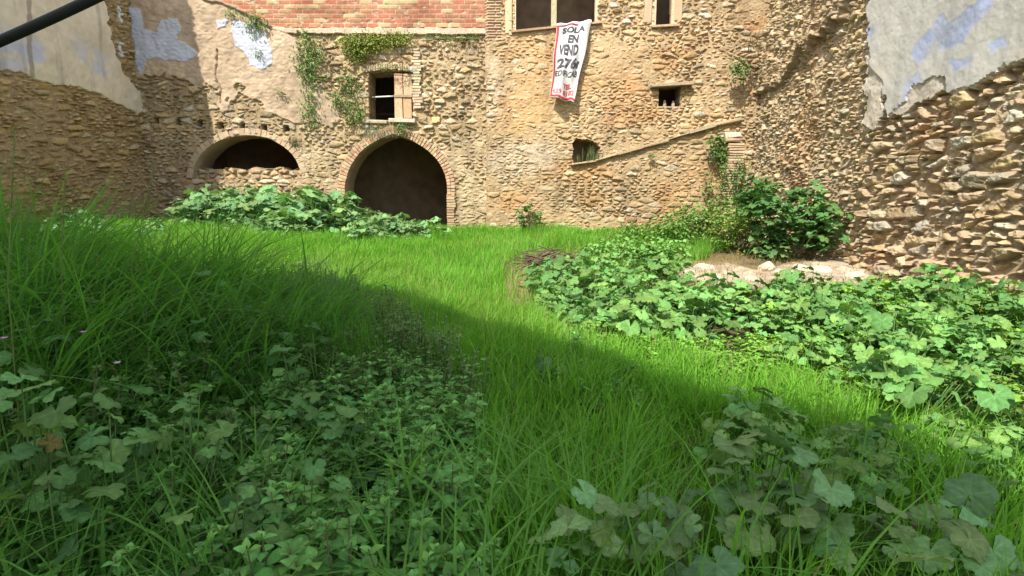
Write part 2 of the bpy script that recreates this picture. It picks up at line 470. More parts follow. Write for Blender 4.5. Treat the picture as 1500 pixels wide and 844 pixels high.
    cb2 = vline(PX, PY + n2 * 3, [(300, 0), (330, 6), (362, 20), (398, 40)], 2.6)   # weathered capping along the slope
    H = H + cb2 * .07 * (1 - 0 * bm); C = lerp(C, np.array([.27, .20, .14]) * np.ones(H.shape + (3,)), (cb2 * .8)[..., None])
    # green algae film under the ledge
    H = H + n1 * .06
    LAB = np.zeros(H.shape, int)
    LAB[pl > 0] = 1; LAB[bp > 0] = 2
    hole = sdpoly(PX, PY, [(541, 176), (541, 107), (573, 104), (605, 107), (605, 176)]) > 0
    hole |= sdpoly(PX, PY, ARCH1) > 0
    hole |= sdpoly(PX, PY, ARCH2 + [(656, 420), (506, 420)]) > 0
    return H, np.clip(C, .02, .85), LAB, hole

wl = empty('stone_house', (0, YB, -1))
tag(wl, 'old rubble house front with two dark arches below a red brick storey', 'house')
def grid(u0, u1, v0, v1, r):
    return np.meshgrid(np.arange(u0, u1 + r, r), np.arange(v0, v1 + r, r))
def to_root(root, objs):
    for o in objs: o.matrix_parent_inverse = Matrix.Translation(-Vector(root.location))
U, V = grid(XL - .3, XS, -1.7, 6.4, .017)
to_root(wl, wall(wl, lambda u, v: (u, u * 0 + YB, v), U, V, back_left, {0: M_STONE, 1: M_PLAST, 2: M_BRICK}, depth=.75, names={0: 'stonework', 1: 'plaster', 2: 'brickwork'}))

def back_right(U, V, PX, PY):
    n1 = fbm(U * 1.2, V * 1.2, 101, 4); n2 = fbm(U * 5, V * 5, 102, 3)
    H, m, r = rubble(U, V, .19, .086, 110, big=.32, prot=.050, joint=.008, bury=.38, bamp=2.2, rough=.03)
    C = lerp(np.broadcast_to(C_MORT * np.array([.93, .84, .76]), H.shape + (3,)), palette(PAL_OCH * np.array([.97, .955, 1.02]), r, .17), m[..., None])
    sm = np.maximum.reduce([.85 * sstep(-18, 18, sdpoly(PX + n1 * 80, PY + n1 * 60, [(715, 180), (800, 150), (840, 230), (830, 345), (705, 345)])),
                            .75 * sstep(-18, 18, sdpoly(PX + n1 * 90, PY + n1 * 60, [(715, 60), (800, 60), (960, 70), (1000, 130), (880, 200), (740, 190)])),
                            .45 * sstep(-18, 18, sdpoly(PX + n1 * 90, PY + n1 * 60, [(930, 200), (1070, 180), (1075, 340), (930, 320)]))])
    sm = np.clip(sm * (.74 + n2 * 1.5 + n1 * .9), 0, .92)
    H = lerp(H, .04 + fbm(U * 9, V * 9, 104, 4) * .03 + H * .3, sm)
    red = sstep(.08, .25, fbm(U * .7, V * .7, 131, 3))[..., None]
    gry = sstep(-10, 12, sdpoly(PX + n1 * 60, PY + n1 * 40, [(712, 210), (825, 215), (835, 260), (720, 262)]))[..., None]
    cm = C_MORT * np.array([.98, .88, .78]) * (1 + n2[..., None] * .4)
    cm = lerp(cm, cm * np.array([1.06, .85, .78]), red * .6)
    cm = lerp(cm, np.array([.42, .36, .28]) * (1 + n2[..., None] * .4), gry * .7)
    C = lerp(C, cm, (sm * .8)[..., None])
    st_ = fbm(U * .55, V * .9, 140, 4)[..., None]; C = C * (1 + st_ * .55) * lerp(np.ones(3), np.array([1.04, .92, .82]), sstep(.0, .25, fbm(U * .9 + 7, V * 1.3, 145, 3))[..., None])
    C = lerp(C, C * np.array([.80, .79, .80]), sstep(.02, .25, fbm(U * 2.2, V * .5, 150, 4))[..., None])
    # pale repair stones down the joint and brick quoin at the top
    jt = sstep(-4, 6, sdpoly(PX + n2 * 20, PY, [(710, 80), (732, 80), (735, 175), (712, 180)]))[..., None]
    C = lerp(C, C * 1.12 + np.array([.06, .07, .08]), jt * .7)
    bq = sdpoly(PX + n2 * 8, PY, [(708, -80), (734, -80), (734, 58), (708, 62)])
    mk, rb, rb2 = bricks(U, V, .42, .072, 171, .03)
    bm = sstep(-.5, .5, bq)
    cb = np.stack([lerp(.48, .58, rb), lerp(.32, .42, rb2), lerp(.18, .26, rb)], -1)
    cb = lerp(np.array([.30, .22, .14]) * np.ones(H.shape + (3,)), cb, mk[..., None])
    H = lerp(H, .02 + mk * (.03 + .03 * rb), bm); C = lerp(C, cb, bm[..., None])
    H = H + n1 * .05
    hole = (sdpoly(PX, PY, [(753, -80), (877, -80), (874, 34), (813, 42), (754, 47)]) > 0)
    hole |= sdpoly(PX, PY, [(958, -80), (990, -80), (989, 37), (958, 39)]) > 0
    hole |= sdpoly(PX, PY, [(965, 127), (997, 126), (996, 157), (965, 157)]) > 0
    hole |= sdpoly(PX + n2 * 6, PY + n2 * 6, [(840, 238), (840, 211), (847, 205), (866, 205), (873, 211), (880, 218), (872, 230), (858, 238)]) > 0
    LAB = np.zeros(H.shape, int); LAB[bq > 0] = 2
    # rough joint edge at the left end
    e = U - XS
    H = H - (1 - sstep(.0, .07, e + n2 * .05)) * .10
    return H, np.clip(C, .02, .85), LAB, hole

wr = empty('stone_house', (3, YR, -1))
tag(wr, 'ochre rubble house front with upper windows and a white banner', 'house')
U, V = grid(XS, XR + 1.2, -1.7, 6.4, .017)
to_root(wr, wall(wr, lambda u, v: (u, u * 0 + YR, v), U, V, back_right, {0: M_STONE, 2: M_BRICK}, depth=.6, names={0: 'stonework', 2: 'brick_quoin'}))

# right flank wall, seen raked by the sun -------------------------------------------------
def right_fn(U, V, PX, PY):       # U = distance into the yard (Y), V = z
    n1 = fbm(U * .9, V * .9, 201, 4); n2 = fbm(U * 5, V * 5, 202, 3)
    Hs, ms, rs = rubble(U, V, .145, .080, 210, big=.32, prot=.070, joint=.011, rnd=.02, dip=.12, tilt=.45, rough=.035, bury=.02, bamp=1.5)
    Hb, mb, rb = rubble(U, V, .235, .118, 240, big=.36, prot=.115, joint=.014, rnd=.024, dip=.05, tilt=.42, rough=.055, bury=-.08, bamp=1.4)
    bg = sstep(-25, 35, sdpoly(PX + n1 * 60, PY + n1 * 60, [(1285, 180), (1700, -50), (1700, 700), (1240, 420)]))
    pick = (bg + n1 * .5) > .5
    H = np.where(pick, Hb, Hs); m = np.where(pick, mb, ms)
    cs = palette(PAL_RGT * np.array([.98, 1.0, .94]), rs); cb_ = palette(PAL_RGT * np.array([.97, .99, .97]), rb)
    C = np.where(pick[..., None], cb_, cs)
    C = lerp(np.broadcast_to(np.array([.34, .255, .16]), H.shape + (3,)), C, m[..., None])
    # redder patch of earth mortar
    red = sstep(.1, .3, fbm(U * .8, V * .8, 231, 3))[..., None]
    C = lerp(C, C * np.array([1.05, .88, .78]), red * .6)
    # the far end hangs forward over a ragged ledge
    d = sdpoly(PX + n1 * 30 + n2 * 16, PY + n1 * 30 + n2 * 16, [(1060, -200), (1275, -200), (1256, -10), (1238, 24), (1206, 62), (1182, 84), (1146, 118), (1112, 140), (1090, 168), (1078, 200), (1060, 200)])
    led = sstep(-1.5, 2.5, d)
    H = H + led * (.17 * np.exp(-np.maximum(d, 0) / 70.0) + .04 + n2 * .10)
    C = lerp(C, np.array([.30, .22, .14]) * (1 + n2[..., None] * .8), (sstep(9, 2, d) * sstep(-3, 1, d) * .75)[..., None])
    # earthen lumps across the bulge
    H = H + n1 * .22
    # grey painted plaster with blue traces
    pl = sdpoly(PX + n2 * 9, PY + n2 * 9, [(1289, -200), (1282, 90), (1279, 150), (1275, 185), (1292, 192), (1300, 178), (1312, 132), (1314, 174), (1342, 165), (1352, 152), (1400, 134), (1412, 142), (1440, 130), (1476, 108), (1500, 98), (1620, 40), (1800, -60), (1800, -200)])
    pl = np.where(V > 3.9, np.maximum(pl, np.where(U < 10.5, 5, pl)), pl)
    n3 = fbm(U * 18, V * 18, 270, 3)
    pl = pl + n3 * 9
    core = sdpoly(PX + n2 * 12 + n3 * 5, PY + n2 * 12 + n3 * 5, [(1291, -200), (1286, 60), (1290, 100), (1310, 120), (1310, 170), (1330, 160), (1352, 128), (1375, 118), (1400, 110), (1402, 134), (1440, 128), (1474, 110), (1500, 96), (1620, 36), (1800, -60), (1800, -200)])
    core = np.where(V > 3.9, np.maximum(core, np.where(U < 10.4, 5, core)), core)
    pm, cm = sstep(-1, 1.5, pl), sstep(-.5, .5, core)
    H = lerp(H, .15 + n2 * .05 + n1 * .1, pm); C = lerp(C, np.array([.42, .37, .30]) * (1 + n2[..., None] * .6), pm[..., None])
    H = lerp(H, .185 + n1 * .08 + n2 * .006, cm)
    grey = np.array([.42, .405, .36]) * (1 + n1[..., None] * .18 + fbm(U * 2.5, V * .8, 251, 4)[..., None] * .18)
    bl = np.maximum.reduce([sdpoly(PX + n2 * 16, PY + n2 * 16, p) for p in
        ([(1350, 80), (1372, 40), (1395, 28), (1420, 12), (1475, -6), (1474, 10), (1440, 40), (1425, 62), (1392, 74), (1385, 62), (1362, 92)],
         [(1408, 92), (1430, 80), (1444, 82), (1440, 98), (1410, 107)], [(1470, 66), (1490, 52), (1494, 66), (1474, 78)],
         [(1345, 120), (1360, 104), (1366, 118), (1340, 150), (1330, 160)], [(1285, 40), (1294, 36), (1292, 55), (1284, 58)])])
    bw = (sstep(-4, 3, bl + n2 * 12 + n3 * 5) * (.45 + .9 * np.clip(fbm(U * 4, V * 4, 275, 4) + .5, 0, 1)))[..., None]; bw = np.clip(bw, 0, 1)
    grey = lerp(grey, np.array([.27, .33, .52]) * (1 + n2[..., None] * .6), bw * .75)
    drip = sstep(.05, .3, fbm(U * 5, V * .45, 280, 4))[..., None]; grey = grey * (1 - drip * .12); grey = lerp(grey, np.array([.44, .37, .28]) * np.ones_like(grey), sstep(.1, .3, fbm(U * 1.4, V * 1.4, 285, 4))[..., None] * .45)
    H = H - (bw[..., 0] * cm) * .004 + cm * n3 * .008
    C = lerp(C, grey, cm[..., None])
    # stones tumble outward at the foot
    H = H + .16 * (1 - sstep(-1.5, -.8, V)) * (1 + 2 * n1)
    LAB = np.zeros(H.shape, int); LAB[core > 0] = 1
    return H, np.clip(C, .02, .85), LAB, np.zeros(H.shape, bool)

ws = empty('stone_wall', (XR, 9, -1.3))
tag(ws, 'tall sunlit rubble flank wall with grey painted plaster high up', 'wall')
U, V = grid(2.6, 16.2, -1.8, 6.0, .0135)
to_root(ws, wall(ws, lambda u, v: (u * 0 + XR + .0 * u + .10 * (1 - 0) * np.clip(v, 0, 9) * sstep(11, 15.5, u), u, v), U, V, right_fn, {0: M_STONE, 1: M_PLAST}, depth=.6, nrm=(-1, 0, 0), names={0: 'stonework', 1: 'plaster'}))

# left flank wall, in shade ---------------------------------------------------------------
def left_fn(U, V, PX, PY):
    n1 = fbm(U * 1.1, V * 1.1, 301, 4); n2 = fbm(U * 5, V * 5, 302, 3)
    H, m, r = rubble(U, V, .25, .088, 310, big=.32, prot=.072, joint=.011, dip=-.10, warp=.45, bury=.2)
    C = lerp(np.broadcast_to(np.array([.34, .24, .13]), H.shape + (3,)), palette(PAL_LFT * np.array([1.16, 1.06, .88]), r), m[..., None])
    sm = np.clip(sstep(-.1, .25, n1) * .6, 0, 1)
    C = lerp(C, np.array([.36, .26, .15]) * (1 + n2[..., None] * .4), (sm * .6)[..., None]); H = lerp(H, .03 + H * .5, sm)
    pl = sdpoly(PX + n2 * 14 + n1 * 10, PY + n2 * 12 + n1 * 14, [(-400, -200), (144, -200), (150, 10), (158, 40), (166, 80), (180, 110), (196, 128), (212, 150), (216, 168), (196, 166), (170, 156), (140, 140), (110, 128), (75, 124), (50, 118), (25, 105), (-5, 104), (-400, 60)])
    pm = sstep(-.6, 1.2, pl)
    cp = np.array([.68, .58, .44]) * (1 + n1[..., None] * .28 + n2[..., None] * .12)
    bl = sstep(.02, .2, fbm(U * 1.6 + 3, V * 1.6, 341, 4))[..., None] * sstep(60, 10, np.abs(PY - 120 + (190 - PX) * .2))[..., None]
    bl = np.maximum(bl, sstep(.10, .25, fbm(U * 1.5 + 9, V * 1.5, 345, 3))[..., None] * .7)
    cp = lerp(cp, np.array([.47, .50, .68]), bl * .75)
    drk = vline(PX + n2 * 6, PY, [(34, -60), (36, 40), (38, 80), (42, 112)], 4.5)[..., None]
    cp = lerp(cp, np.array([.27, .22, .18]) * np.ones_like(cp), drk * .75)
    cp = cp * (1 - .3 * sstep(.05, .3, fbm(U * 5, V * .5, 350, 4))[..., None]); n3 = fbm(U * 16, V * 16, 355, 3)
    H = lerp(H, .085 + n1 * .05 + n2 * .012 + n3 * .012, pm); C = lerp(C, cp, pm[..., None])
    w = sdpoly(PX + n2 * 6, PY + n2 * 6, [(170, 8), (176, 10), (177, 36), (171, 34)])
    w = np.maximum(w, sdpoly(PX + n2 * 6, PY + n2 * 6, [(170, 60), (178, 62), (178, 84), (172, 80)]))
    ww = sstep(-.5, 1, w); C = lerp(C, np.array([.62, .6, .58]) * np.ones_like(C), ww[..., None]); H = H + ww * .03
    H = H + n1 * .06
    LAB = np.zeros(H.shape, int); LAB[pl > 0] = 1
    # unseen top shaped for the shadow it casts: tall far end, lower towards camera
    top = np.where(U > 12.3, 6.3 + (U - 12.3) * 5.4, np.where(U > 9.3, 4.75, 3.2)) + n2 * .1
    return H, np.clip(C, .02, .85), LAB, V > top
wf = empty('stone_wall', (XL, 13, -.5))
tag(wf, 'shaded rubble flank wall with cream and blue plaster above', 'wall')
U, V = grid(4.0, 16.2, -1.6, 12.6, .02)
to_root(wf, wall(wf, lambda u, v: (u * 0 + XL, u, v), U, V, left_fn, {0: M_STONE, 1: M_PLAST}, depth=.6, nrm=(1, 0, 0), names={0: 'stonework', 1: 'plaster'}))

# ------------------------------------------------------------------ rooms behind the openings (real depth, dark inside)
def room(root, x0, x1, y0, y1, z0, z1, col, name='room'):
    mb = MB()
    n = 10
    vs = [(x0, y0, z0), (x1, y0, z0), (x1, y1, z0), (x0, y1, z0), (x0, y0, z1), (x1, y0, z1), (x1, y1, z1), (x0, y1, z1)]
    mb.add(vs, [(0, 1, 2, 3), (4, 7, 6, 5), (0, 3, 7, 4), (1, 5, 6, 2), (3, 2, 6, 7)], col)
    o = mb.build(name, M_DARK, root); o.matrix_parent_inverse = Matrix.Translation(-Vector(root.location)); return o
def ax(px, py, Yv): return at(px, py, Yv)
a0, a1 = ax(500, 280, YB), ax(662, 280, YB)
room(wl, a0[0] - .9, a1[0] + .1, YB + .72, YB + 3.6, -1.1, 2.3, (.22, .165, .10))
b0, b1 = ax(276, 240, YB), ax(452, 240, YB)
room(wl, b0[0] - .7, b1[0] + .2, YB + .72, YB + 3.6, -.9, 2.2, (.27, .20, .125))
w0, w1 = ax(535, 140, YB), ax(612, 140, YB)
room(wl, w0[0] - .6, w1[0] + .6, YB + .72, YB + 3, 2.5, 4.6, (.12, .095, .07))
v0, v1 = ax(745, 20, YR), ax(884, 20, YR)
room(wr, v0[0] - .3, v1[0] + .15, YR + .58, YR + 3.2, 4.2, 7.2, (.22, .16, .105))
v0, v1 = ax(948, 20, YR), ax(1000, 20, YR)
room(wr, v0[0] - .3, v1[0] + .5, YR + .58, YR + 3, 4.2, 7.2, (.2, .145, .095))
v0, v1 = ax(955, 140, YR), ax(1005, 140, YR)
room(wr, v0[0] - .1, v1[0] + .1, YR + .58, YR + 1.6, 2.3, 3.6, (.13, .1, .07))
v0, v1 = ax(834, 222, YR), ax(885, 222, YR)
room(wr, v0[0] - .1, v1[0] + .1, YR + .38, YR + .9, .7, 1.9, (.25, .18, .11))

def child(o, root):
    o.parent = root; o.matrix_parent_inverse = Matrix.Translation(-Vector(root.location)); return o

# ------------------------------------------------------------------ arch rings of brick, each brick a block, with plastered soffit
def arch_ring(root, poly, width_px, bl, col_fn, proud, name, depth=.82, layers=1, fill=.86):
    P = [at(px, py, YB) for px, py in poly]
    Pv = [Vector((p[0], 0, p[2])) for p in P]
    L = [0]
    for a, b in zip(Pv[:-1], Pv[1:]): L.append(L[-1] + (b - a).length)
    def pos(s):
        for i in range(len(L) - 1):
            if s <= L[i + 1] or i == len(L) - 2:
                t = (s - L[i]) / max(L[i + 1] - L[i], 1e-6); return Pv[i].lerp(Pv[i + 1], t)
    def tan(s): return (pos(min(s + .08, L[-1])) - pos(max(s - .08, 0))).normalized()
    mb = MB(); w = width_px / F * YB
    nb = int(L[-1] / bl)
    for i in range(nb):
        s = (i + .5) * L[-1] / nb
        c = pos(s); t = tan(s); nrm = Vector((-t.z, 0, t.x))
        for l in range(layers):
            hw = w / layers
            cc = c + nrm * (hw * (l + .5) - .015)
            M = Matrix((t, Vector((0, 1, 0)), nrm)).transposed()
            mb.box((cc.x, YB - proud + .10 + random.uniform(-.012, .012) + l * .012, cc.z), (L[-1] / nb * fill, .22, hw * .96), M, col_fn(), .006)
    o = mb.build(name, M_BRICK, root, bevel=.006); child(o, root)
    # mortar bed behind the bricks and the soffit running back
    mb = MB()
    N = 40; rings = []
    for i in range(N + 1):
        s = L[-1] * i / N; c = pos(s); t = tan(s); nrm = Vector((-t.z, 0, t.x))
        j = random.uniform(-.01, .01)
        inn = c + nrm * (-.012 + j)
        out = c + nrm * (w + .0)
        rings.append([(out.x, YB - proud + .03, out.z), (inn.x, YB - proud + .02, inn.z), (inn.x, YB + .3, inn.z), (inn.x, YB + depth, inn.z)])
    vs = [v for r_ in rings for v in r_]
    fs = [(i * 4 + k, i * 4 + k + 1, (i + 1) * 4 + k + 1, (i + 1) * 4 + k) for i in range(N) for k in range(3)]
    cols = [tuple(np.array([.31, .23, .145]) * random.uniform(.85, 1.15)) for _ in vs]
    mb.add(vs, fs, cols)
    o = mb.build('soffit', M_PLAST, root, smooth=True); child(o, root)

def colr(base, v=.15):
    k = random.uniform(1 - v, 1 + v)
    return tuple(np.array(base) * k * (1 + np.array([random.uniform(-.06, .06) for _ in range(3)])))
arch_ring(wl, ARCH2, 11.5, .085, lambda: colr(random.choice([(.44, .27, .15), (.45, .31, .18), (.39, .24, .14), (.43, .32, .20)])), .10, 'arch_ring', layers=2)
arch_ring(wl, ARCH1, 9.5, .14, lambda: colr((.43, .325, .21), .10), .06, 'arch_ring', fill=.98)
# jambs of the pointed arch below the springing
for side, x0, x1 in ((0, 494, 507.5), (1, 655, 667)):
    mb = MB(); z = -1.15
    p0, p1 = at(x0, 300, YB), at(x1, 300, YB)
    while z < .13:
        h = random.uniform(.06, .08)
        ww = (p1[0] - p0[0]) * random.uniform(.85, 1.1)
        cx = (p1[0] - ww / 2) if side == 0 else (p0[0] + ww / 2)
        mb.box((cx, YB + .02 + random.uniform(-.012, .012), z + h / 2), (ww, .24, h * .85), None, colr(random.choice([(.42, .29, .17), (.45, .33, .20), (.39, .25, .15)])), .006)
        z += h
    child(mb.build('jamb', M_BRICK, wl, bevel=.006), wl)

# rubble infill closing the lower part of the left arch ---------------------------------------
def infill_fn(U, V, PX, PY):
    n2 = fbm(U * 5, V * 5, 402, 3)
    H, m, r = rubble(U, V, .27, .15, 410, big=.3, prot=.07)
    C = lerp(np.broadcast_to(C_MORT * .8, H.shape + (3,)), palette(PAL_TAN * np.array([1.0, .92, .86]), r), m[..., None])
    top = .93 + (vnoise(U * 4, U * 0, 77) - .5) * .14 + .0 * U
    return H, C, np.zeros(H.shape, int), V > top
U, V = grid(b0[0] - .2, b1[0] + .1, -1.0, 1.2, .02)
to_root(wl, wall(wl, lambda u, v: (u, u * 0 + YB + .16, v), U, V, infill_fn, {0: M_STONE}, depth=.4, names={0: 'infill'}))

# ------------------------------------------------------------------ joinery of the house fronts
def pbox(mb, px0, py0, px1, py1, Y, d, col, jit=.004):
    """board whose front outline spans two picture corners at depth Y"""
    a, b = at(px0, py0, Y), at(px1, py1, Y)
    mb.box(((a[0] + b[0]) / 2, Y + d / 2, (a[2] + b[2]) / 2), (abs(b[0] - a[0]), d, abs(b[2] - a[2])), None, col, jit)

# window over the pointed arch
win = empty('window', at(573, 176, YB)); win.parent = wl; win.matrix_parent_inverse = Matrix.Translation(-Vector(wl.location))
def wchild(mb, name, mat, root_thing, win, bevel=.004):
    o = mb.build(name, mat, None, bevel=bevel)
    o.parent = win; o.matrix_parent_inverse = Matrix.Translation(-Vector(win.location)); return o
mb = MB(); GW = (.30, .21, .13)
pbox(mb, 540.5, 106, 544, 175, YB + .16, .08, (.13, .09, .06)); pbox(mb, 544, 105.5, 604, 109, YB + .16, .08, (.24, .16, .10)); wchild(mb, 'frame', M_WOOD, wl, win)
mb = MB(); pbox(mb, 603.6, 108, 606, 174, YB + .0, .08, (.35, .24, .15)); wchild(mb, 'frame', M_WOOD, wl, win)
mb = MB()
for k, (x0, x1, y0, y1) in enumerate(((577, 590, 108, 140), (590.3, 603.5, 108, 141), (577.5, 590, 142, 174), (590.4, 603.5, 142, 173))):
    pbox(mb, x0, y0, x1, y1, YB - .02 + .008 * k, .035, colr((.46, .31, .19), .14))
pbox(mb, 577, 138.5, 603.5, 142.5, YB - .032, .015, colr((.36, .24, .15)))
wchild(mb, 'shutter', M_WOOD, wl, win)
mb = MB(); mb.tube([at(545, 142.5, YB + .2), at(576, 141, YB + .2)], .018, 6, (.72, .70, .66)); wchild(mb, 'bar', M_WOOD, wl, win, 0)
mb = MB()
for i in range(22):
    t = i / 21; px = 535 + 75 * t; py = 101.5 - 5 * math.sin(t * math.pi) + 1.5
    c = at(px, py, YB)
    mb.box((c[0], YB + random.uniform(-.01, .03), c[2] + random.uniform(-.015, .015)), (.055, .2, random.uniform(.12, .17)), Matrix.Rotation(-(t - .5) * .5 + random.uniform(-.05, .05), 3, 'Y'), colr((.40, .31, .20), .2), .006)
child(mb.build('lintel', M_BRICK, wl, bevel=.006), wl)
mb = MB(); c0 = at(590, 178, YB); mb.box((c0[0], YB - .02, c0[2]), (.72, .34, .12), None, (.52, .44, .34), .02); mb.box((c0[0] - .75, YB - .0, c0[2] - .02), (.7, .3, .1), None, (.48, .38, .26), .02)
child(mb.build('sill', M_STONE, wl, bevel=.015), wl)
for sx, px in ((1, 611.5),):
    mb = MB()
    for z in np.arange(2.55, 4.1, .075):
        c = at(px, 140, YB); mb.box((c[0] + random.uniform(-.03, .03), YB + .0, z), (random.uniform(.16, .28), .2, .06), None, colr((.50, .39, .26), .15), .006)
    child(mb.build('jamb', M_BRICK, wl, bevel=.006), wl)

# big upper window, its timber frame and sill
def up_window(x0, x1, ytL, ytR, mull, colr_, name='window'):
    win = empty(name, at((x0 + x1) / 2, ytL, YR)); win.parent = wr; win.matrix_parent_inverse = Matrix.Translation(-Vector(wr.location))
    mb = MB()
    pbox(mb, x0 - 1.5, -70, x0 + 3, ytL, YR - .02, .14, colr_); wchild(mb, 'frame_post', M_WOOD, wr, win); mb = MB()
    pbox(mb, x1 - 3, -70, x1 + 1.5, ytR, YR - .02, .14, colr_); wchild(mb, 'frame_post', M_WOOD, wr, win); mb = MB()
    if mull: pbox(mb, mull - 3, -70, mull + 3.5, (ytL + ytR) / 2 + 2, YR + .0, .12, colr((.46, .35, .22))); wchild(mb, 'mullion', M_WOOD, wr, win)
    mb = MB(); a, b = Vector(at(x0 - 4, ytL + 1.5, YR)), Vector(at(x1 + 4, ytR + 1.5, YR))
    d = b - a; M = Matrix.Rotation(-math.atan2(d.z, d.x), 3, 'Y')
    c = (a + b) / 2
    mb.box((c.x, YR + .02, c.z), (d.length, .3, .05), M, (.40, .27, .16), .008)
    wchild(mb, 'sill', M_WOOD, wr, win)
    return win
up_window(753, 877, 47, 33, 811.5, (.48, .38, .25))
up_window(957.5, 990.5, 39, 37, None, (.50, .38, .25))
# brick-red plaster jambs of the narrow window
mb = MB(); pbox(mb, 948, -70, 955.5, 34, YR - .06, .2, (.42, .31, .20), .02); child(mb.build('jamb', M_PLAST, wr, bevel=.02), wr)
mb = MB(); pbox(mb, 992.5, -70, 999, 30, YR - .06, .2, (.43, .29, .18), .02)
child(mb.build('jamb', M_PLAST, wr, bevel=.02), wr)
mb = MB(); pbox(mb, 740, -70, 750.5, 49, YR - .07, .2, (.50, .39, .24), .01)
child(mb.build('jamb', M_PLAST, wr, bevel=.02), wr)
# little window: timber lintel, sill stone and two stubs
mb = MB(); a, b = Vector(at(951, 128, YR)), Vector(at(1012, 123.5, YR)); d = b - a; c = (a + b) / 2
mb.box((c.x, YR - .06, c.z), (d.length, .34, .075), Matrix.Rotation(-math.atan2(d.z, d.x), 3, 'Y'), (.30, .23, .145), .015)
child(mb.build('lintel', M_WOOD, wr, bevel=.01), wr)
for px, h in ((973.5, 12), (986, 11)):
    mb = MB()
    a, b = at(px, 159, YR + .12), at(px, 159 - h, YR + .12)
    mb.tube([a, (np.array(a) + np.array(b)) / 2, b], [.055, .05, .03], 7, (.34, .26, .17))
    child(mb.build('bar', M_STONE, wr, smooth=True), wr)
mb = MB(); pbox(mb, 962, 157, 1000, 162, YR + .03, .25, (.36, .28, .185), .03); child(mb.build('sill', M_STONE, wr, bevel=.015), wr)

# sloping timber ledge on the ochre front
mb = MB()
pts = [(838, 242), (870, 236), (905, 226), (940, 216), (975, 206), (1010, 194), (1045, 184), (1082, 176)]
for (x0, y0), (x1, y1) in zip(pts[:-1], pts[1:]):
    a, b = Vector(at(x0 - 1, y0, YR)), Vector(at(x1 + 1, y1, YR)); d = b - a; c = (a + b) / 2
    mb.box((c.x, YR - .08 + random.uniform(-.015, .015), c.z), (d.length + .05, .15, .055 + .04 * (x0 > 1000) + random.uniform(-.02, .02)), Matrix.Rotation(-math.atan2(d.z, d.x) + random.uniform(-.03, .03), 3, 'Y'), colr((.36, .27, .17), .14), .022)
o = mb.build('roof_ledge', M_WOOD, wr, bevel=.012); child(o, wr)

# brick pillar in the right-hand corner
pil = empty('brick_pillar', (at(1068, 320, 15.6)[0], 15.6, -1.1))
tag(pil, 'slender crumbling brick pillar in the corner of the yard', 'pillar')
mb = MB(); z = -1.1
while z < 1.55:
    h = .068; t = (z + 1.1) / 2.6
    px = lerp(1062, 1072, t); c = at(px, 300, 15.6)
    ww = (.40 + .08 * t) * random.uniform(.88, 1.08)
    mb.box((c[0] + random.uniform(-.03, .03), 15.62, z + h / 2), (ww, .34, h * .8), Matrix.Rotation(random.uniform(-.05, .05), 3, 'Z'), colr(random.choice([(.44, .33, .21), (.47, .36, .23), (.42, .29, .18)])), .008)
    z += h
o = mb.build('shaft', M_BRICK, None, bevel=.008); o.parent = pil; o.matrix_parent_inverse = Matrix.Translation(-Vector(pil.location))
mb = MB(); c = at(1072, 196, 15.6)
mb.box((c[0] - .05, 15.6, 1.62), (.5, .36, .1), None, (.40, .26, .17), .03); mb.box((c[0], 15.62, 1.76), (.42, .34, .16), None, (.44, .36, .26), .06)
o = mb.build('cap', M_STONE, None, bevel=.02); o.parent = pil; o.matrix_parent_inverse = Matrix.Translation(-Vector(pil.location))

# ------------------------------------------------------------------ the banner
TL, TR, BL, BR = [Vector(at(px, py, Yq)) for px, py, Yq in ((815, 38, YR - .14), (867, 32, YR - .14), (806, 142, YR - .34), (840, 151, YR - .30))]
def bpos(u, v, off=0.0):
    p = TL.lerp(TR, u).lerp(BL.lerp(BR, u), v)
    e = .060 * math.sin(u * 9 + v * 3.5 + .6) * (.35 + .65 * v) + .025 * math.sin(u * 17 - v * 7) + .05 * math.sin(v * 3.1) * (u - .5)
    e += .12 * math.exp(-((u - .42 + .12 * v) / .10) ** 2) * (.4 + .6 * v)
    p = p + Vector((.012 * math.sin(v * 11 + u * 4), -e - .03, .02 * math.sin(u * 8 + 1) * v - .015 * math.sin(u * 13)))
    return p + Vector((0, -off, 0))
ban = empty('banner', bpos(.5, 0)); tag(ban, 'white cloth banner with black and red lettering hanging below the big window', 'banner')
def bchild(me, name, mat, solid=0):
    o = new_obj(name, me, mat); o.parent = ban; o.matrix_parent_inverse = Matrix.Translation(-Vector(ban.location))
    return o
def bgrid(u0, u1, v0, v1, nu, nv, off, col, thick=.004):
    mb = MB()
    f = [[bpos(lerp(u0, u1, i / nu), lerp(v0, v1, j / nv), off) for i in range(nu + 1)] for j in range(nv + 1)]
    vs = [p for r_ in f for p in r_]; n = len(vs)
    vs = vs + [p + Vector((0, thick, 0)) for p in vs]
    W = nu + 1; fs = []
    for j in range(nv):
        for i in range(nu):
            a = j * W + i; fs.append((a, a + W, a + W + 1, a + 1)); fs.append((n + a, n + a + 1, n + a + W + 1, n + a + W))
    for i in range(nu):
        fs.append((i, i + 1, n + i + 1, n + i)); a = nv * W + i; fs.append((a + 1, a, n + a, n + a + 1))
    for j in range(nv):
        a = j * W; fs.append((a + W, a, n + a, n + a + W)); a = j * W + nu; fs.append((a, a + W, n + a + W, n + a))
    mb.add(vs, fs, col); return mb
bchild(bgrid(0, 1, 0, 1, 30, 60, 0, (.54, .52, .48)).mesh('cloth', True), 'cloth', M_CLOTH)
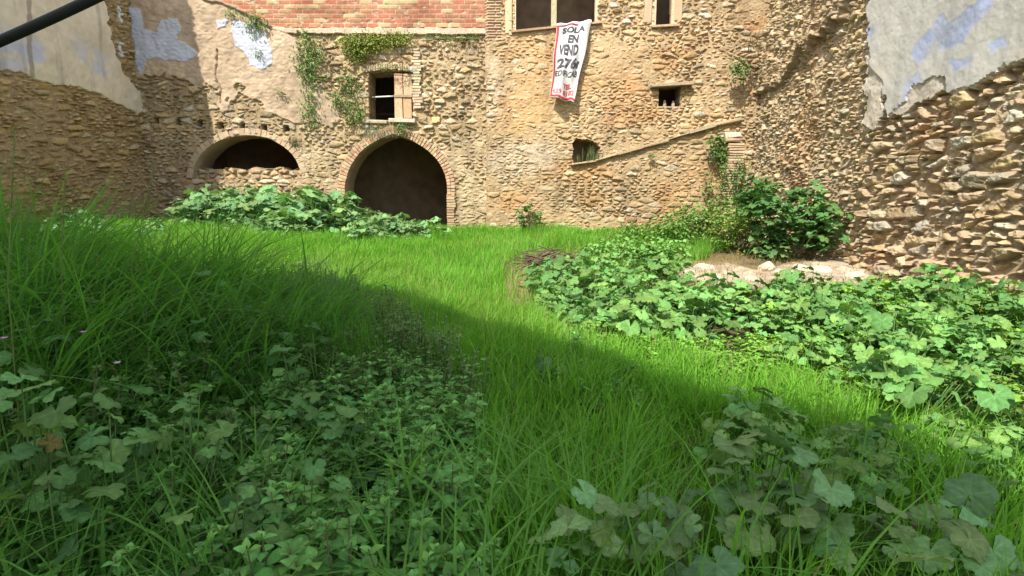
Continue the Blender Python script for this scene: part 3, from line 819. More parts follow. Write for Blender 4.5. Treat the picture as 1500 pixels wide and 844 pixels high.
# top lap thrown over the sill
mb = MB(); vs = []; nu = 20
for i in range(nu + 1):
    u = i / nu; p = bpos(u, 0)
    vs += [p + Vector((0, -.002, .0)), p + Vector((0, .05, .05 + .02 * math.sin(u * 14))), p + Vector((0, .22, .06 + .02 * math.sin(u * 11 + 1))), p + Vector((0, .5, .02))]
mb.add(vs, [(i * 4 + k, i * 4 + k + 1, i * 4 + k + 5, i * 4 + k + 4) for i in range(nu) for k in range(3)], (.74, .72, .68))
bchild(mb.mesh('lap', True), 'lap', M_CLOTH)
RED = (.50, .045, .055)
for nm, args in (('border', (.012, .075, .0, .985, 3, 60)), ('border', (.02, .99, .955, .985, 30, 2)), ('border', (.0, .62, .002, .022, 20, 1))):
    bchild(bgrid(*args, .006, RED, .003).mesh('border', True), nm, M_INK)
def text(body, u0, u1, v0, v1, col, bold=.05, clip=.985, slant=0):
    cu = bpy.data.curves.new('lettering', 'FONT'); cu.body = body; cu.offset = bold; cu.resolution_u = 3
    o = bpy.data.objects.new('lettering', cu); COL.objects.link(o)
    bpy.context.view_layer.update()
    me = bpy.data.meshes.new_from_object(o.evaluated_get(bpy.context.evaluated_depsgraph_get()))
    bpy.data.objects.remove(o); bpy.data.curves.remove(cu)
    bm = bmesh.new(); bm.from_mesh(me)
    xs_ = [v.co.x for v in bm.verts]; ys_ = [v.co.y for v in bm.verts]
    xa, xb, ya, yb = min(xs_), max(xs_), min(ys_), max(ys_)
    for v in bm.verts:
        v.co = Vector((lerp(u0, u1, (v.co.x - xa) / (xb - xa)), lerp(v1, v0, (v.co.y - ya) / (yb - ya)), 0))
    for k in range(1, 40):
        if u0 < k / 40 < u1: bmesh.ops.bisect_plane(bm, geom=bm.verts[:] + bm.edges[:] + bm.faces[:], plane_co=(k / 40, 0, 0), plane_no=(1, 0, 0))
    for k in range(1, 60):
        if v0 < k / 60 < v1: bmesh.ops.bisect_plane(bm, geom=bm.verts[:] + bm.edges[:] + bm.faces[:], plane_co=(0, k / 60, 0), plane_no=(0, 1, 0))
    bmesh.ops.bisect_plane(bm, geom=bm.verts[:] + bm.edges[:] + bm.faces[:], plane_co=(clip, 0, 0), plane_no=(1, 0, 0), clear_outer=True)
    for v in bm.verts: v.co = bpos(v.co.x, v.co.y, .006)
    bm.to_mesh(me); bm.free()
    a = me.attributes.new('Col', 'FLOAT_COLOR', 'POINT')
    a.data.foreach_set('color', np.tile(np.array([*col, 1], np.float32), len(me.vertices)))
    bchild(me, 'lettering', M_INK)
INK = (.065, .065, .075); RD = (.46, .07, .075)
text('SOLA', .18, .86, .045, .125, INK); text('EN', .40, .72, .15, .255, INK); text('VEND', .16, .76, .275, .42, INK)
text('276m', .14, 1.12, .455, .595, INK, clip=.90); text('EDIFICAB', .10, .93, .62, .70, INK, .035, clip=.92)
text('TEL', .46, .78, .785, .85, RD); text('629 8182', .10, .92, .87, .935, RD, .03)

# ------------------------------------------------------------------ overhead cable
mb = MB()
ca, cb_ = Vector(at(-420, 218, 3.4)), Vector(at(700, -318, 3.4))
pts = []
for i in range(41):
    t = i / 40; p = ca.lerp(cb_, t); p.z -= .16 * math.sin(t * math.pi); pts.append(p)
mb.tube(pts, .030, 12, (.025, .030, .028))
o = mb.build('overhead_cable', M_CABLE, smooth=True); tag(o, 'thick black cable slung overhead across the corner of the yard', 'cable')

# ------------------------------------------------------------------ the house behind the photographer, whose shade falls on the yard
foot = [(-12.5, -.2), (-5.7, .15), (-4.5, -.1), (-3.66, -1.5), (-2.3, -2.75), (-1.36, -3.35), (-1.22, -4.6), (-1.0, -9), (-12.5, -9)]
mb = MB(); n = len(foot)
vs = [(x, y, -1.6) for x, y in foot] + [(x, y, 6.95) for x, y in foot]
mb.add(vs, [(i, (i + 1) % n, n + (i + 1) % n, n + i) for i in range(n)], (.42, .32, .2))
mb.add([v for v in vs[n:]], [tuple(range(n))], (.4, .25, .16))
o = mb.build('neighbour_house', M_PLAST); tag(o, 'plain rendered house standing behind the yard', 'house')

# ------------------------------------------------------------------ grass
def blades(N, x, y, z, h, wd, ang, lean, col, segs=4, droop=.35):
    t = np.linspace(0, 1, segs + 1)[None, :]
    dx, dy = np.cos(ang)[:, None], np.sin(ang)[:, None]
    hor = h[:, None] * lean[:, None] * t ** 2
    ver = h[:, None] * (t - droop * np.minimum(lean[:, None], 1.3) * t ** 2.6)
    px, py, pz = x[:, None] + dx * hor, y[:, None] + dy * hor, z[:, None] + ver
    tw = ang + np.pi / 2 + RNG.normal(0, .5, N)
    sx, sy = np.cos(tw)[:, None], np.sin(tw)[:, None]
    w = wd[:, None] * np.clip(np.minimum(.65 + 1.2 * t, 1.0) * (1 - t ** 2.2) + .04, 0, 1) * .5
    L = np.stack([px - sx * w, py - sy * w, pz], -1); Rr = np.stack([px + sx * w, py + sy * w, pz - w * .2], -1)
    V = np.stack([L, Rr], 2).reshape(-1, 3)
    k = (segs + 1) * 2
    b = (np.arange(N) * k)[:, None, None]; s = (np.arange(segs) * 2)[None, :, None]
    Fq = (b + s + np.array([0, 1, 3, 2])[None, None, :]).reshape(-1, 4)
    C = np.repeat(col, k, 0)
    return V, Fq, C

def scatter(n, x0, x1, y0, y1, poly, lift, jx=18, seed=0, pw=1.0):
    """ground points whose picture position (raised by lift) falls in poly; denser near the camera when pw > 1"""
    x = RNG.uniform(x0, x1, n); y = y0 + (y1 - y0) * RNG.uniform(0, 1, n) ** pw
    z = ground(x, y); px, py = proj(x, y, z + lift)
    nn = fbm(x * 1.2, y * 1.2, 500 + seed, 3)
    d = sdpoly(px + nn * jx * 2, py + nn * jx, poly)
    k = d > 0
    return x[k], y[k], z[k], d[k]

def grass(name, label, specs):
    Vs, Fs, Cs = [], [], []; b = 0
    for (x, y, z, h, wd, lean, c0, c1, segs, droop, bias) in specs:
        N = len(x)
        flow = fbm(x * .7, y * .7, 311, 3) * 9
        ang = np.where(RNG.random(N) < .32, flow + RNG.normal(0, .7, N), RNG.uniform(0, 2 * np.pi, N))
        h = h * (1 + 1.1 * fbm(x * 1.6, y * 1.6, 321, 3)) * (1 + .5 * fbm(x * 6, y * 6, 331, 2))
        if bias is not None: ang = np.where(RNG.random(N) < .5, bias + RNG.normal(0, .6, N), ang)
        r = RNG.random(N)[:, None]; patch = (fbm(x * .8, y * .8, 61, 3) + .5)[:, None]
        col = lerp(np.array(c0), np.array(c1), np.clip(r * .6 + patch * .5 - .05, 0, 1)) * RNG.uniform(.8, 1.2, (N, 1))
        sp_ = sstep(.06, .24, fbm(x * 1.1 + 5, y * 1.1, 351, 3))[:, None] * (y > 4.5)[:, None]; col = lerp(col, np.array([.30, .30, .09]) * RNG.uniform(.8, 1.2, (N, 1)), sp_ * .22)
        dry = RNG.random(N) < np.where(y > 4, .03, .008)
        col[dry] = np.array([.30, .24, .10]) * RNG.uniform(.7, 1.2, (dry.sum(), 1))
        V, Fq, C = blades(N, x, y, z, h, wd, ang, lean, col, segs, droop)
        Vs.append(V); Fs.append(Fq + b); Cs.append(C); b += len(V)
    o = new_obj(name, np_mesh(name, np.concatenate(Vs), np.concatenate(Fs), np.concatenate(Cs)), M_GRASS)
    tag(o, label, 'grass', kind='stuff'); return o

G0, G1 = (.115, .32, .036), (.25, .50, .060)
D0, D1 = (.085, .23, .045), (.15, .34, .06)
bare = [(985, 388), (1060, 382), (1250, 370), (1320, 420), (1010, 420)]
def not_bare(x, y, z):
    px, py = proj(x, y, z); return sdpoly(px, py, bare) < -2
# sunlit lawn, middle and back
LAWN = [(150, 300), (300, 330), (480, 345), (640, 328), (960, 322), (1080, 345), (1000, 385), (900, 395), (800, 430), (770, 470), (1000, 500), (1330, 560), (1500, 660), (1500, 844), (640, 900), (560, 520), (420, 420), (300, 380), (60, 345)]
x, y, z, d = scatter(230000, -8.5, 5.5, 5.2, 15.9, LAWN, .2, pw=1.5)
k = not_bare(x, y, z); px, py = proj(x, y, z); thin = sdpoly(px, py, [(735, 385), (900, 360), (1010, 385), (800, 440), (785, 480), (740, 470)]) > 0
k &= (~thin) | (RNG.random(len(x)) < .10)
x, y, z = x[k], y[k], z[k]; N = len(x)
back = sstep(9, 14, y)
spec1 = (x, y, z, RNG.uniform(.14, .32, N) * (1 + .25 * back), RNG.uniform(.008, .014, N) * (1 + .5 * back), RNG.uniform(.1, .7, N), G0, G1, 3, .3, None)
x, y, z, d = scatter(90000, -3.5, 4.5, 1.1, 5.4, [(300, 420), (560, 440), (760, 440), (820, 470), (1000, 500), (1330, 560), (1560, 660), (1560, 1100), (560, 1100)], .25)
N = len(x)
spec2 = (x, y, z, RNG.uniform(.14, .40, N), RNG.uniform(.005, .012, N), RNG.uniform(.1, .9, N), G0, G1, 5, .35, None)
def thin_out(sp, poly, keep):
    x, y, z = sp[0], sp[1], sp[2]; px, py = proj(x, y, z + .2)
    k = (sdpoly(px, py, poly) < 0) | (RNG.random(len(x)) < keep)
    return tuple(a[k] if isinstance(a, np.ndarray) and a.shape == x.shape else a for a in sp)
HERBS = [(400, 650), (460, 585), (530, 548), (620, 548), (680, 610), (690, 700), (710, 844), (690, 960), (430, 960), (385, 760)]
TW = [(755, 412), (765, 382), (835, 380), (850, 400), (830, 418)]; spec1 = thin_out(spec1, TW, .12)
spec2 = thin_out(spec2, HERBS, .2)
FM1, FM2 = [(980, 600), (1200, 560), (1560, 660), (1560, 1000), (980, 1000)], [(790, 690), (990, 690), (1150, 1100), (790, 1100)]
spec2 = thin_out(thin_out(spec2, FM1, .42), FM2, .35)
x, y, z, d = scatter(2600, -6, 5, 2.6, 15, LAWN, .3); N = len(x)
specS = (x, y, z, RNG.uniform(.35, .55, N), RNG.uniform(.004, .007, N), RNG.uniform(.1, .6, N), (.22, .33, .09), (.33, .40, .14), 4, .25, None)
x, y, z, d = scatter(40000, 1.2, 6.2, 2.0, 8.0, [(1090, 440), (1330, 420), (1560, 450), (1650, 760), (1420, 660), (1330, 590), (1150, 510)], .05); N = len(x)
specU = (x, y, z, RNG.uniform(.06, .22, N), RNG.uniform(.005, .009, N), RNG.uniform(.2, 1.0, N), (.10, .25, .035), (.20, .40, .06), 3, .35, None)
grass('lawn_grass', 'bright green grass carpeting the middle of the yard', [spec1, spec2, specS, specU])
# rank grass on the left bank
BANK = [(-60, 355), (120, 375), (300, 400), (450, 420), (560, 450), (620, 520), (560, 600), (330, 640), (420, 1100), (-400, 1100), (-400, 300)]
x, y, z, d = scatter(32000, -8, .7, 1.0, 6.2, BANK, .35, pw=1.4); N = len(x)
hh = RNG.uniform(.25, .62, N) * (1 + .15 * (x < -2))
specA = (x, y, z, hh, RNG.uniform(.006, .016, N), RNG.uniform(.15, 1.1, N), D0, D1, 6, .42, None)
x, y, z, d = scatter(9500, -6.5, -.8, 1.7, 5.0, [(-60, 355), (150, 380), (400, 425), (520, 470), (380, 560), (-400, 620), (-400, 365)], .3); N = len(x)
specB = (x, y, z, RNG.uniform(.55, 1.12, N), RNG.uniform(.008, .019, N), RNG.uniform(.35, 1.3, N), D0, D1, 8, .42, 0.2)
x, y, z, d = scatter(3600, -3.5, 1.2, .9, 2.8, [(-300, 480), (330, 520), (760, 640), (1200, 740), (1200, 1200), (-300, 1200)], .3); N = len(x)
specC = (x, y, z, RNG.uniform(.4, .7, N), RNG.uniform(.009, .016, N), RNG.uniform(.4, 1.2, N), (.12, .30, .055), (.20, .42, .07), 8, .45, None)
specA = thin_out(specA, HERBS, .2); specC = thin_out(thin_out(thin_out(specC, HERBS, .35), FM1, .3), FM2, .3)
x, y, z, d = scatter(6500, -5, -1.2, 2.0, 4.6, [(-80, 285), (60, 288), (200, 315), (330, 350), (440, 400), (420, 450), (250, 450), (-80, 470)], .3); N = len(x)
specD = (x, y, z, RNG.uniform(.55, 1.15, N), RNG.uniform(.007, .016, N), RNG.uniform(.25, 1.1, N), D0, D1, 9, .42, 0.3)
grass('bank_grass', 'long arching dark grass covering the left bank', [specA, specB, specC, specD])
x, y, z, d = scatter(16000, -1, 6.3, 5.5, 13.5, [(725, 385), (900, 352), (1110, 380), (1260, 372), (1320, 425), (1010, 425), (800, 445), (790, 485), (725, 475)], .05, 40)
k = RNG.random(len(x)) < .55; x, y, z = x[k], y[k], z[k]; N = len(x)
o = grass('dry_grass', 'sparse straw coloured grass round the bare earth', [(x, y, z, RNG.uniform(.05, .22, N), RNG.uniform(.006, .010, N), RNG.uniform(.3, 1.3, N), (.26, .20, .08), (.36, .28, .13), 3, .4, None)])

# ------------------------------------------------------------------ leaf shapes
def mallow_leaf(rad, lobes=7, cup=.18, wav=.07, depth=.2, det=10):
    """round lobed, scalloped and pleated leaf lying in XY with its stalk joint at the origin; verts, faces, tone per vertex"""
    vs, fs, tn = [(0, 0, 0)], [], [1.3]
    na = det * lobes
    th = [R(-162) + R(324) * i / na for i in range(na + 1)]
    rings = (.22, .48, .76, 1.0) if det > 6 else (.4, .75, 1.0)
    a1, a2, s1, s2 = random.uniform(0, 6.3), random.uniform(0, 6.3), random.uniform(.02, .09), random.uniform(.0, .06)
    irr = [random.uniform(.92, 1.06) for _ in range(lobes + 1)]
    for q_ in rings:
        for i, t in enumerate(th):
            ph = lobes * i / na; fr = ph - math.floor(ph) if i < na else 1.0
            lob = abs(math.sin(math.pi * fr))
            e = (1 - depth * (1 - lob) ** 1.7 * q_ * q_) * irr[min(int(ph), lobes - 1)]
            if q_ == 1.0 and det > 6: e -= .035 * (i % 2)
            r_ = rad * q_ * e * (1 - .14 * (abs(t) / math.pi) ** 2)
            z_ = rad * (cup * q_ ** 1.5 - wav * 1.6 * q_ * (lob - .5) - .20 * q_ ** 4 * random.uniform(.6, 1.2) + s1 * math.sin(2 * t + a1) * q_ * 2 + s2 * math.sin(3 * t + a2) * q_ * 2)
            vs.append((r_ * math.cos(t), r_ * math.sin(t), z_))
            v_ = max(0, 1 - abs(fr - .5) * det * .9)
            tn.append(1.0 + .38 * v_ * (1.15 - q_) - .05 * (q_ > .9) + random.uniform(-.05, .05))
    n = na + 1
    for i in range(na): fs.append((0, 1 + i, 2 + i))
    for k in range(len(rings) - 1):
        for i in range(na):
            a = 1 + k * n + i; fs.append((a, a + n, a + n + 1, a + 1))
    return vs, fs, tn

def ovate_leaf(L, W, fold=.25, curl=.25):
    vs, fs, tn = [], [], []
    prof = (0.05, .62, .95, 1.0, .78, .42, .03)
    for i, p in enumerate(prof):
        t = i / (len(prof) - 1); zc = curl * L * (t - 1.3 * t * t)
        w = W * .5 * p
        ser = .0
        vs += [(t * L, -w, zc + fold * w), (t * L, 0, zc), (t * L, w, zc + fold * w)]; tn += [.98, 1.12, .98]
    for i in range(len(prof) - 1):
        a = i * 3; fs += [(a, a + 3, a + 4, a + 1), (a + 1, a + 4, a + 5, a + 2)]
    return vs, fs, tn

def tone(base):
    k = random.uniform(.66, 1.3); w_ = random.uniform(-.18, .16)
    return [base[0] * k * (1 + w_), base[1] * k, base[2] * k * (1 - w_ * .5)]

def add_leaf(mb, shape, M, col):
    vs, fs, tn = shape
    mb.add([M @ Vector(v) for v in vs], fs, [tuple(min(c * t, .9) for c in col) for t in tn])

def leafM(p, yaw, tilt, roll=0):
    return Matrix.Translation(p) @ Matrix.Rotation(yaw, 4, 'Z') @ Matrix.Rotation(tilt, 4, 'Y') @ Matrix.Rotation(roll, 4, 'X')

def make_mallow(seed, nst=4, h=.5, spread=.35, nleaf=26, rl=.085, base=(.085, .17, .05), yellow=.006, det=10):
    random.seed(seed)
    st, fo = MB(), MB()
    for i in range(nleaf):
        f = math.sqrt(random.random()); a = random.uniform(0, 2 * math.pi)
        r_ = spread * f
        top = h * (1 - .45 * f * f) * random.uniform(.55, 1.05)
        p = Vector((r_ * math.cos(a), r_ * math.sin(a), top))
        b0_ = Vector((.15 * p.x, .15 * p.y, 0))
        mid = b0_.lerp(p, .5) + Vector((.1 * p.x, .1 * p.y, .06 * h))
        st.tube([b0_, mid, p], [.0048, .0032, .002], 5, (.09, .18, .045))
        c = tone(base)
        if random.random() < yellow: c = [.34, .30, .05]
        rr = rl * random.uniform(.55, 1.15)
        yaw = a + random.gauss(0, .6)
        add_leaf(fo, mallow_leaf(rr, random.choice((5, 7)), random.uniform(.05, .28), random.uniform(.05, .1), random.uniform(.12, .26), det), leafM(p, yaw, random.gauss(.26, .34), random.gauss(0, .32)), c)
    return st.mesh('stem', True), fo.mesh('foliage', True)

def make_herb(seed, nst=4, h=.3, nodes_=6, L=.05, W=.028, base=(.085, .17, .045), stemcol=(.14, .12, .06), tipcol=None):
    random.seed(seed)
    st, fo = MB(), MB()
    for s_ in range(nst):
        a0 = random.uniform(0, 6.28); r0 = random.uniform(0, .06)
        b_ = Vector((r0 * math.cos(a0), r0 * math.sin(a0), 0))
        hh = h * random.uniform(.65, 1.1); ln = Vector((random.gauss(0, .10), random.gauss(0, .10), 1)).normalized()
        st.tube([b_, b_ + ln * hh * .5, b_ + ln * hh], [.004, .0032, .002], 5, stemcol)
        ph = random.uniform(0, 3.14)
        for k in range(nodes_):
            t = .25 + .75 * (k + .5) / nodes_; p = b_ + ln * hh * t
            sc = (1.0 if k < nodes_ - 1 else .75) * random.uniform(.75, 1.15)
            for q_ in range(2 if k < nodes_ - 1 else 4):
                yaw = ph + k * math.pi / 2 + q_ * (math.pi if k < nodes_ - 1 else math.pi / 2) + random.gauss(0, .25)
                c = tone([b * (1.15 if k == nodes_ - 1 else 1) for b in base])
                add_leaf(fo, ovate_leaf(L * sc, W * sc, random.uniform(.1, .4), random.uniform(.1, .45)), leafM(p, yaw, random.gauss(-.12, .25) + (-.3 if k == nodes_ - 1 else 0), random.gauss(0, .2)), c)
        if tipcol:
            for k in range(6):
                p = b_ + ln * hh * random.uniform(.75, 1.0) + Vector((random.gauss(0, .008), random.gauss(0, .008), 0))
                add_leaf(fo, ovate_leaf(.014, .008), leafM(p, random.uniform(0, 6.28), random.uniform(-1, 0)), tipcol)
    return st.mesh('stem', True), fo.mesh('foliage', True)

def plant(name, meshes, loc, rz, sc, label, group=None, cat='plant', mat=M_MALLOW, tilt=(0, 0)):
    r_ = empty(name, loc); r_.rotation_euler = (tilt[0], tilt[1], rz); r_.scale = (sc, sc, sc)
    tag(r_, label, cat, group)
    o1 = new_obj('stem', meshes[0], M_STEM, r_); o2 = new_obj('foliage', meshes[1], mat, r_)
    return r_

V_BIG = [make_mallow(900 + i, h=.50, spread=.34, nleaf=44, rl=.076, base=(.155, .305, .08), yellow=0) for i in range(5)]
V_LOW = [make_mallow(930 + i, h=.36, spread=.32, nleaf=40, rl=.074, base=(.155, .305, .08), yellow=0) for i in range(5)]
V_FAR = [make_mallow(960 + i, h=.55, spread=.42, nleaf=46, rl=.092, base=(.165, .29, .11), yellow=.003, det=6) for i in range(5)]
V_FEW = [make_mallow(990 + i, h=.40, spread=.20, nleaf=9, rl=.075, base=(.15, .28, .10), yellow=.01) for i in range(5)]
V_HERB = [make_herb(1000 + i, nst=7, h=.42, nodes_=8, L=.058, W=.036, base=(.15, .33, .08)) for i in range(6)]
V_PEL = [make_herb(1030 + i, nst=6, h=.34, nodes_=8, L=.036, W=.018, base=(.14, .25, .075), stemcol=(.10, .15, .045), tipcol=(.13, .20, .06)) for i in range(6)]
V_WEED = [make_herb(1060 + i, nst=8, h=.16, nodes_=5, L=.035, W=.026, base=(.18, .36, .05)) for i in range(5)]

def pick_spaced(n, poly, lift, sp, x0, x1, y0, y1, jx=10, tries=40000):
    x, y, z, d = scatter(tries, x0, x1, y0, y1, poly, lift, jx)
    out = []
    for i in range(len(x)):
        s_ = sp
        if all((x[i] - a) ** 2 + (y[i] - b) ** 2 > s_ * s_ for a, b, _ in out):
            out.append((x[i], y[i], z[i]))
            if len(out) >= n: break
    return out

def bed(name, variants, n, poly, lift, sp, box, label, group, sc=(.8, 1.2), mat=M_MALLOW, cat='plant', sink=.02):
    random.seed(len(label) * 31 + n)
    pts_ = pick_spaced(n, poly, lift, sp, *box)
    for (x, y, z) in pts_:
        plant(name, random.choice(variants), (x, y, z - sink), random.uniform(0, 6.28), random.uniform(*sc), label, group, cat, mat, (random.gauss(0, .06), random.gauss(0, .06)))
    return len(pts_)

cnt = {}
cnt['far'] = bed('mallow_plant', V_FAR, 30, [(262, 300), (300, 280), (350, 268), (440, 268), (500, 292), (520, 312), (470, 322), (380, 316), (280, 312)], .55, .36, (-9, -3, 12.6, 15.5),
    'tall pale sunlit mallow heaped in front of the low arch', 'tall mallows before the low arch', (1.5, 2.1))
cnt['far2'] = bed('mallow_plant', V_FAR, 50, [(400, 345), (330, 325), (300, 312), (480, 318), (540, 318), (600, 332), (640, 342), (590, 350), (480, 350)], .25, .32, (-8, -1.2, 11.5, 15.6),
    'low pale mallow in the drift reaching across the pointed arch', 'low mallows by the pointed arch', (.75, 1.15))
cnt['farleft'] = bed('mallow_plant', V_FAR, 16, [(50, 330), (90, 312), (230, 312), (300, 330), (230, 345), (70, 345)], .2, .5, (-9.5, -5, 9, 13.5),
    'small sunlit mallow glimpsed through the long grass near the shaded wall', 'mallows behind the bank grass', (.5, .9))
cnt['farshade'] = bed('mallow_plant', V_FAR, 10, [(200, 285), (225, 268), (270, 266), (300, 275), (270, 300), (200, 300)], .3, .5, (-10, -7.5, 13.5, 15.7),
    'dark shaded mallow in the left back corner of the yard', 'mallows in the shaded corner', (.8, 1.3))
cnt['back'] = bed('mallow_plant', V_LOW, 45, [(790, 440), (800, 400), (870, 372), (960, 375), (1000, 415), (1100, 425), (1130, 470), (1000, 490), (880, 485)], .2, .36, (.2, 3.8, 5.0, 10.5),
    'sunlit lobed mallow in the clump right of the twig pile', 'mallows by the twig pile', (.9, 1.35))
cnt['right'] = bed('mallow_plant', V_BIG, 46, [(1090, 430), (1150, 410), (1330, 402), (1500, 430), (1700, 470), (1700, 720), (1500, 680), (1420, 640), (1330, 580), (1150, 500)], .35, .38, (1.6, 6.1, 2.3, 7.6),
    'large leaved sunlit mallow in the bed below the rough flank wall', 'mallows below the flank wall', (.55, 1.25))
cnt['shade'] = bed('mallow_plant', V_BIG, 7, [(1000, 640), (1060, 580), (1160, 555), (1260, 580), (1330, 620), (1400, 690), (1500, 730), (1500, 760), (1300, 760), (1230, 740), (1000, 690)], .35, .28, (.5, 2.6, 1.5, 4.0),
    'blue green shaded mallow at the edge of the shadow', 'mallows in the foreground shade', (.45, .85))
V_BNK = [make_mallow(1100 + i, h=.42, spread=.16, nleaf=12, rl=.042, base=(.13, .27, .075), yellow=0) for i in range(5)]
cnt['bank'] = bed('mallow_plant', V_BNK, 58, [(-20, 430), (120, 400), (300, 415), (460, 450), (560, 520), (470, 600), (330, 680), (180, 640), (-20, 620)], .45, .17, (-3.6, -.5, 1.5, 4.6),
    'small round leaved mallow scattered through the shaded bank grass', 'small mallows in the bank grass', (.85, 1.5))
cnt['cover'] = bed('ground_weed', V_WEED, 150, [(860, 490), (1000, 490), (1150, 500), (1330, 590), (1330, 620), (1240, 580), (1000, 545), (830, 520)], .08, .13, (.3, 3.3, 2.9, 6.5),
    'low bright green weed at the sunny edge of the shadow', 'weeds along the shadow edge', (.9, 1.6), M_HERB)
cnt['herb'] = bed('leafy_herb', V_HERB, 130, HERBS, .2, .088, (-1.6, .3, 1.1, 3.6),
    'bushy shaded herb with pointed opposite leaves in the foreground', 'leafy herbs in the foreground', (.65, 1.12), M_HERB)
cnt['herb2'] = bed('leafy_herb', V_HERB, 46, [(130, 640), (300, 560), (420, 540), (470, 590), (400, 640), (385, 760), (430, 960), (60, 960)], .2, .15, (-2.2, -.2, 1.1, 3.0),
    'bushy pointed leaved herb half hidden in the lower left grass', 'herbs in the lower left grass', (.5, 1.0), M_HERB)
cnt['under'] = bed('ground_weed', V_WEED, 85, [(1090, 450), (1330, 425), (1560, 455), (1600, 720), (1420, 650), (1330, 590), (1150, 510)], .06, .2, (1.6, 6.1, 2.2, 7.4),
    'low weed filling the ground between the large mallows', 'weeds under the right hand mallows', (1.2, 2.4), M_HERB)
cnt['pel3'] = bed('red_stemmed_weed', V_PEL, 44, [(-20, 420), (120, 400), (320, 420), (420, 470), (330, 600), (100, 640), (-20, 600)], .4, .18, (-3.6, -.5, 1.6, 4.6),
    'slender small leaved weed standing in the left bank grass', 'slender weeds in the bank grass', (1.0, 1.6), M_HERB)
cnt['base'] = bed('ground_weed', V_WEED, 60, [(668, 322), (760, 322), (960, 312), (960, 332), (760, 338), (668, 338)], .1, .16, (-1.8, 4.5, 14.6, 15.7),
    'low green weed growing along the foot of the ochre front', 'weeds at the foot of the ochre front', (1.2, 2.6), M_HERB)
cnt['pel'] = bed('red_stemmed_weed', V_PEL, 150, [(370, 420), (450, 400), (560, 440), (680, 520), (700, 620), (560, 560), (430, 600), (380, 520)], .22, .14, (-3.6, .7, 2.2, 7),
    'dull green weed with reddish stems on the shaded bank', 'red stemmed weeds on the bank', (.85, 1.35), M_HERB)
cnt['pel2'] = bed('leafy_herb', V_HERB, 26, [(800, 520), (850, 500), (920, 530), (930, 580), (870, 590), (810, 560)], .2, .12, (0, 1.6, 2.8, 5.2),
    'low bushy herb standing in the shaded middle grass', 'herbs in the middle grass', (.5, .8), M_HERB)

# single mallows one can point at (picture position of the leaf heads, distance)
def single(px, py, Yd, n, rl, label, seed, rz=0.0, flowers=(), spread=.16):
    p = at(px, py, Yd); zg = float(ground(p[0], p[1]))
    h = max(.15, p[2] - zg)
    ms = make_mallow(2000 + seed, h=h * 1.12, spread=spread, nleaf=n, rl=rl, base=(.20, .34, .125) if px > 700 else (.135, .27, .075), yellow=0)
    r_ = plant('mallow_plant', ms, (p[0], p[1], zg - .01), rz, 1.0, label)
    for fx, fy in flowers:
        q_ = at(fx, fy, Yd); mb = MB()
        for k in range(5):
            add_leaf(mb, ovate_leaf(.013, .011, .2, .1), leafM(Vector((0, 0, 0)), k * 1.2566, -.5), (.62, .36, .62))
        o = mb.build('flower', M_HERB, None, smooth=True); o.location = q_; o.parent = r_
        bpy.context.view_layer.update(); o.matrix_parent_inverse = r_.matrix_world.inverted()
    return r_
single(850, 735, 1.62, 15, .068, 'pale foreground mallow with a handful of leaves amid the lowest grass', 0, .4, spread=.14)
single(1035, 785, 1.52, 13, .064, 'mallow with a flat leaf trio and a yellow leaf at the picture bottom', 1, 2.2, spread=.13)
single(955, 725, 1.75, 12, .062, 'small mallow between the two foreground leaf groups', 2, 1.1, spread=.13)
single(1110, 645, 1.95, 22, .082, 'broad grey green mallow head rising over the foreground grass', 3, 3.0, spread=.24)
single(1215, 690, 1.9, 18, .082, 'mallow with drooping leaves beside the broad grey green head', 4, 5.0, spread=.24)
single(1370, 705, 1.85, 15, .078, 'mallow in the lower right shade past the drooping leaves', 5, 5.0, spread=.26)
single(795, 535, 3.6, 14, .075, 'isolated mallow standing in the shaded middle grass', 6, 2.0, spread=.2)
single(1390, 838, 1.28, 7, .075, 'cropped mallow leaves in the bottom right corner', 7, 4.0, spread=.14)
single(130, 555, 1.75, 16, .066, 'round leaved mallow with a pink flower among long grass', 8, .2, ((172, 533), (122, 488)), .24)
single(15, 540, 1.6, 10, .066, 'mallow with one pale pink flower at the left edge', 9, 1.9, ((6, 497),), .16)
single(60, 640, 1.45, 8, .055, 'drooping dark mallow under the round leaved one', 10, 3.3)
single(245, 560, 1.9, 12, .05, 'thin mallow with small leaves right of the pink flower', 11, .9, spread=.22)
single(430, 650, 1.7, 18, .048, 'soft mallow spreading over the leafy herbs', 12, 5.2, spread=.22)
single(330, 600, 2.0, 10, .042, 'slender mallow poking from the grass left of the herbs', 13, 2.6)
single(310, 720, 1.5, 8, .05, 'sparse mallow low in the left foreground grass', 14, 4.4)
single(520, 590, 2.3, 14, .055, 'pale mallow above the red stemmed weeds', 15, 1.3)

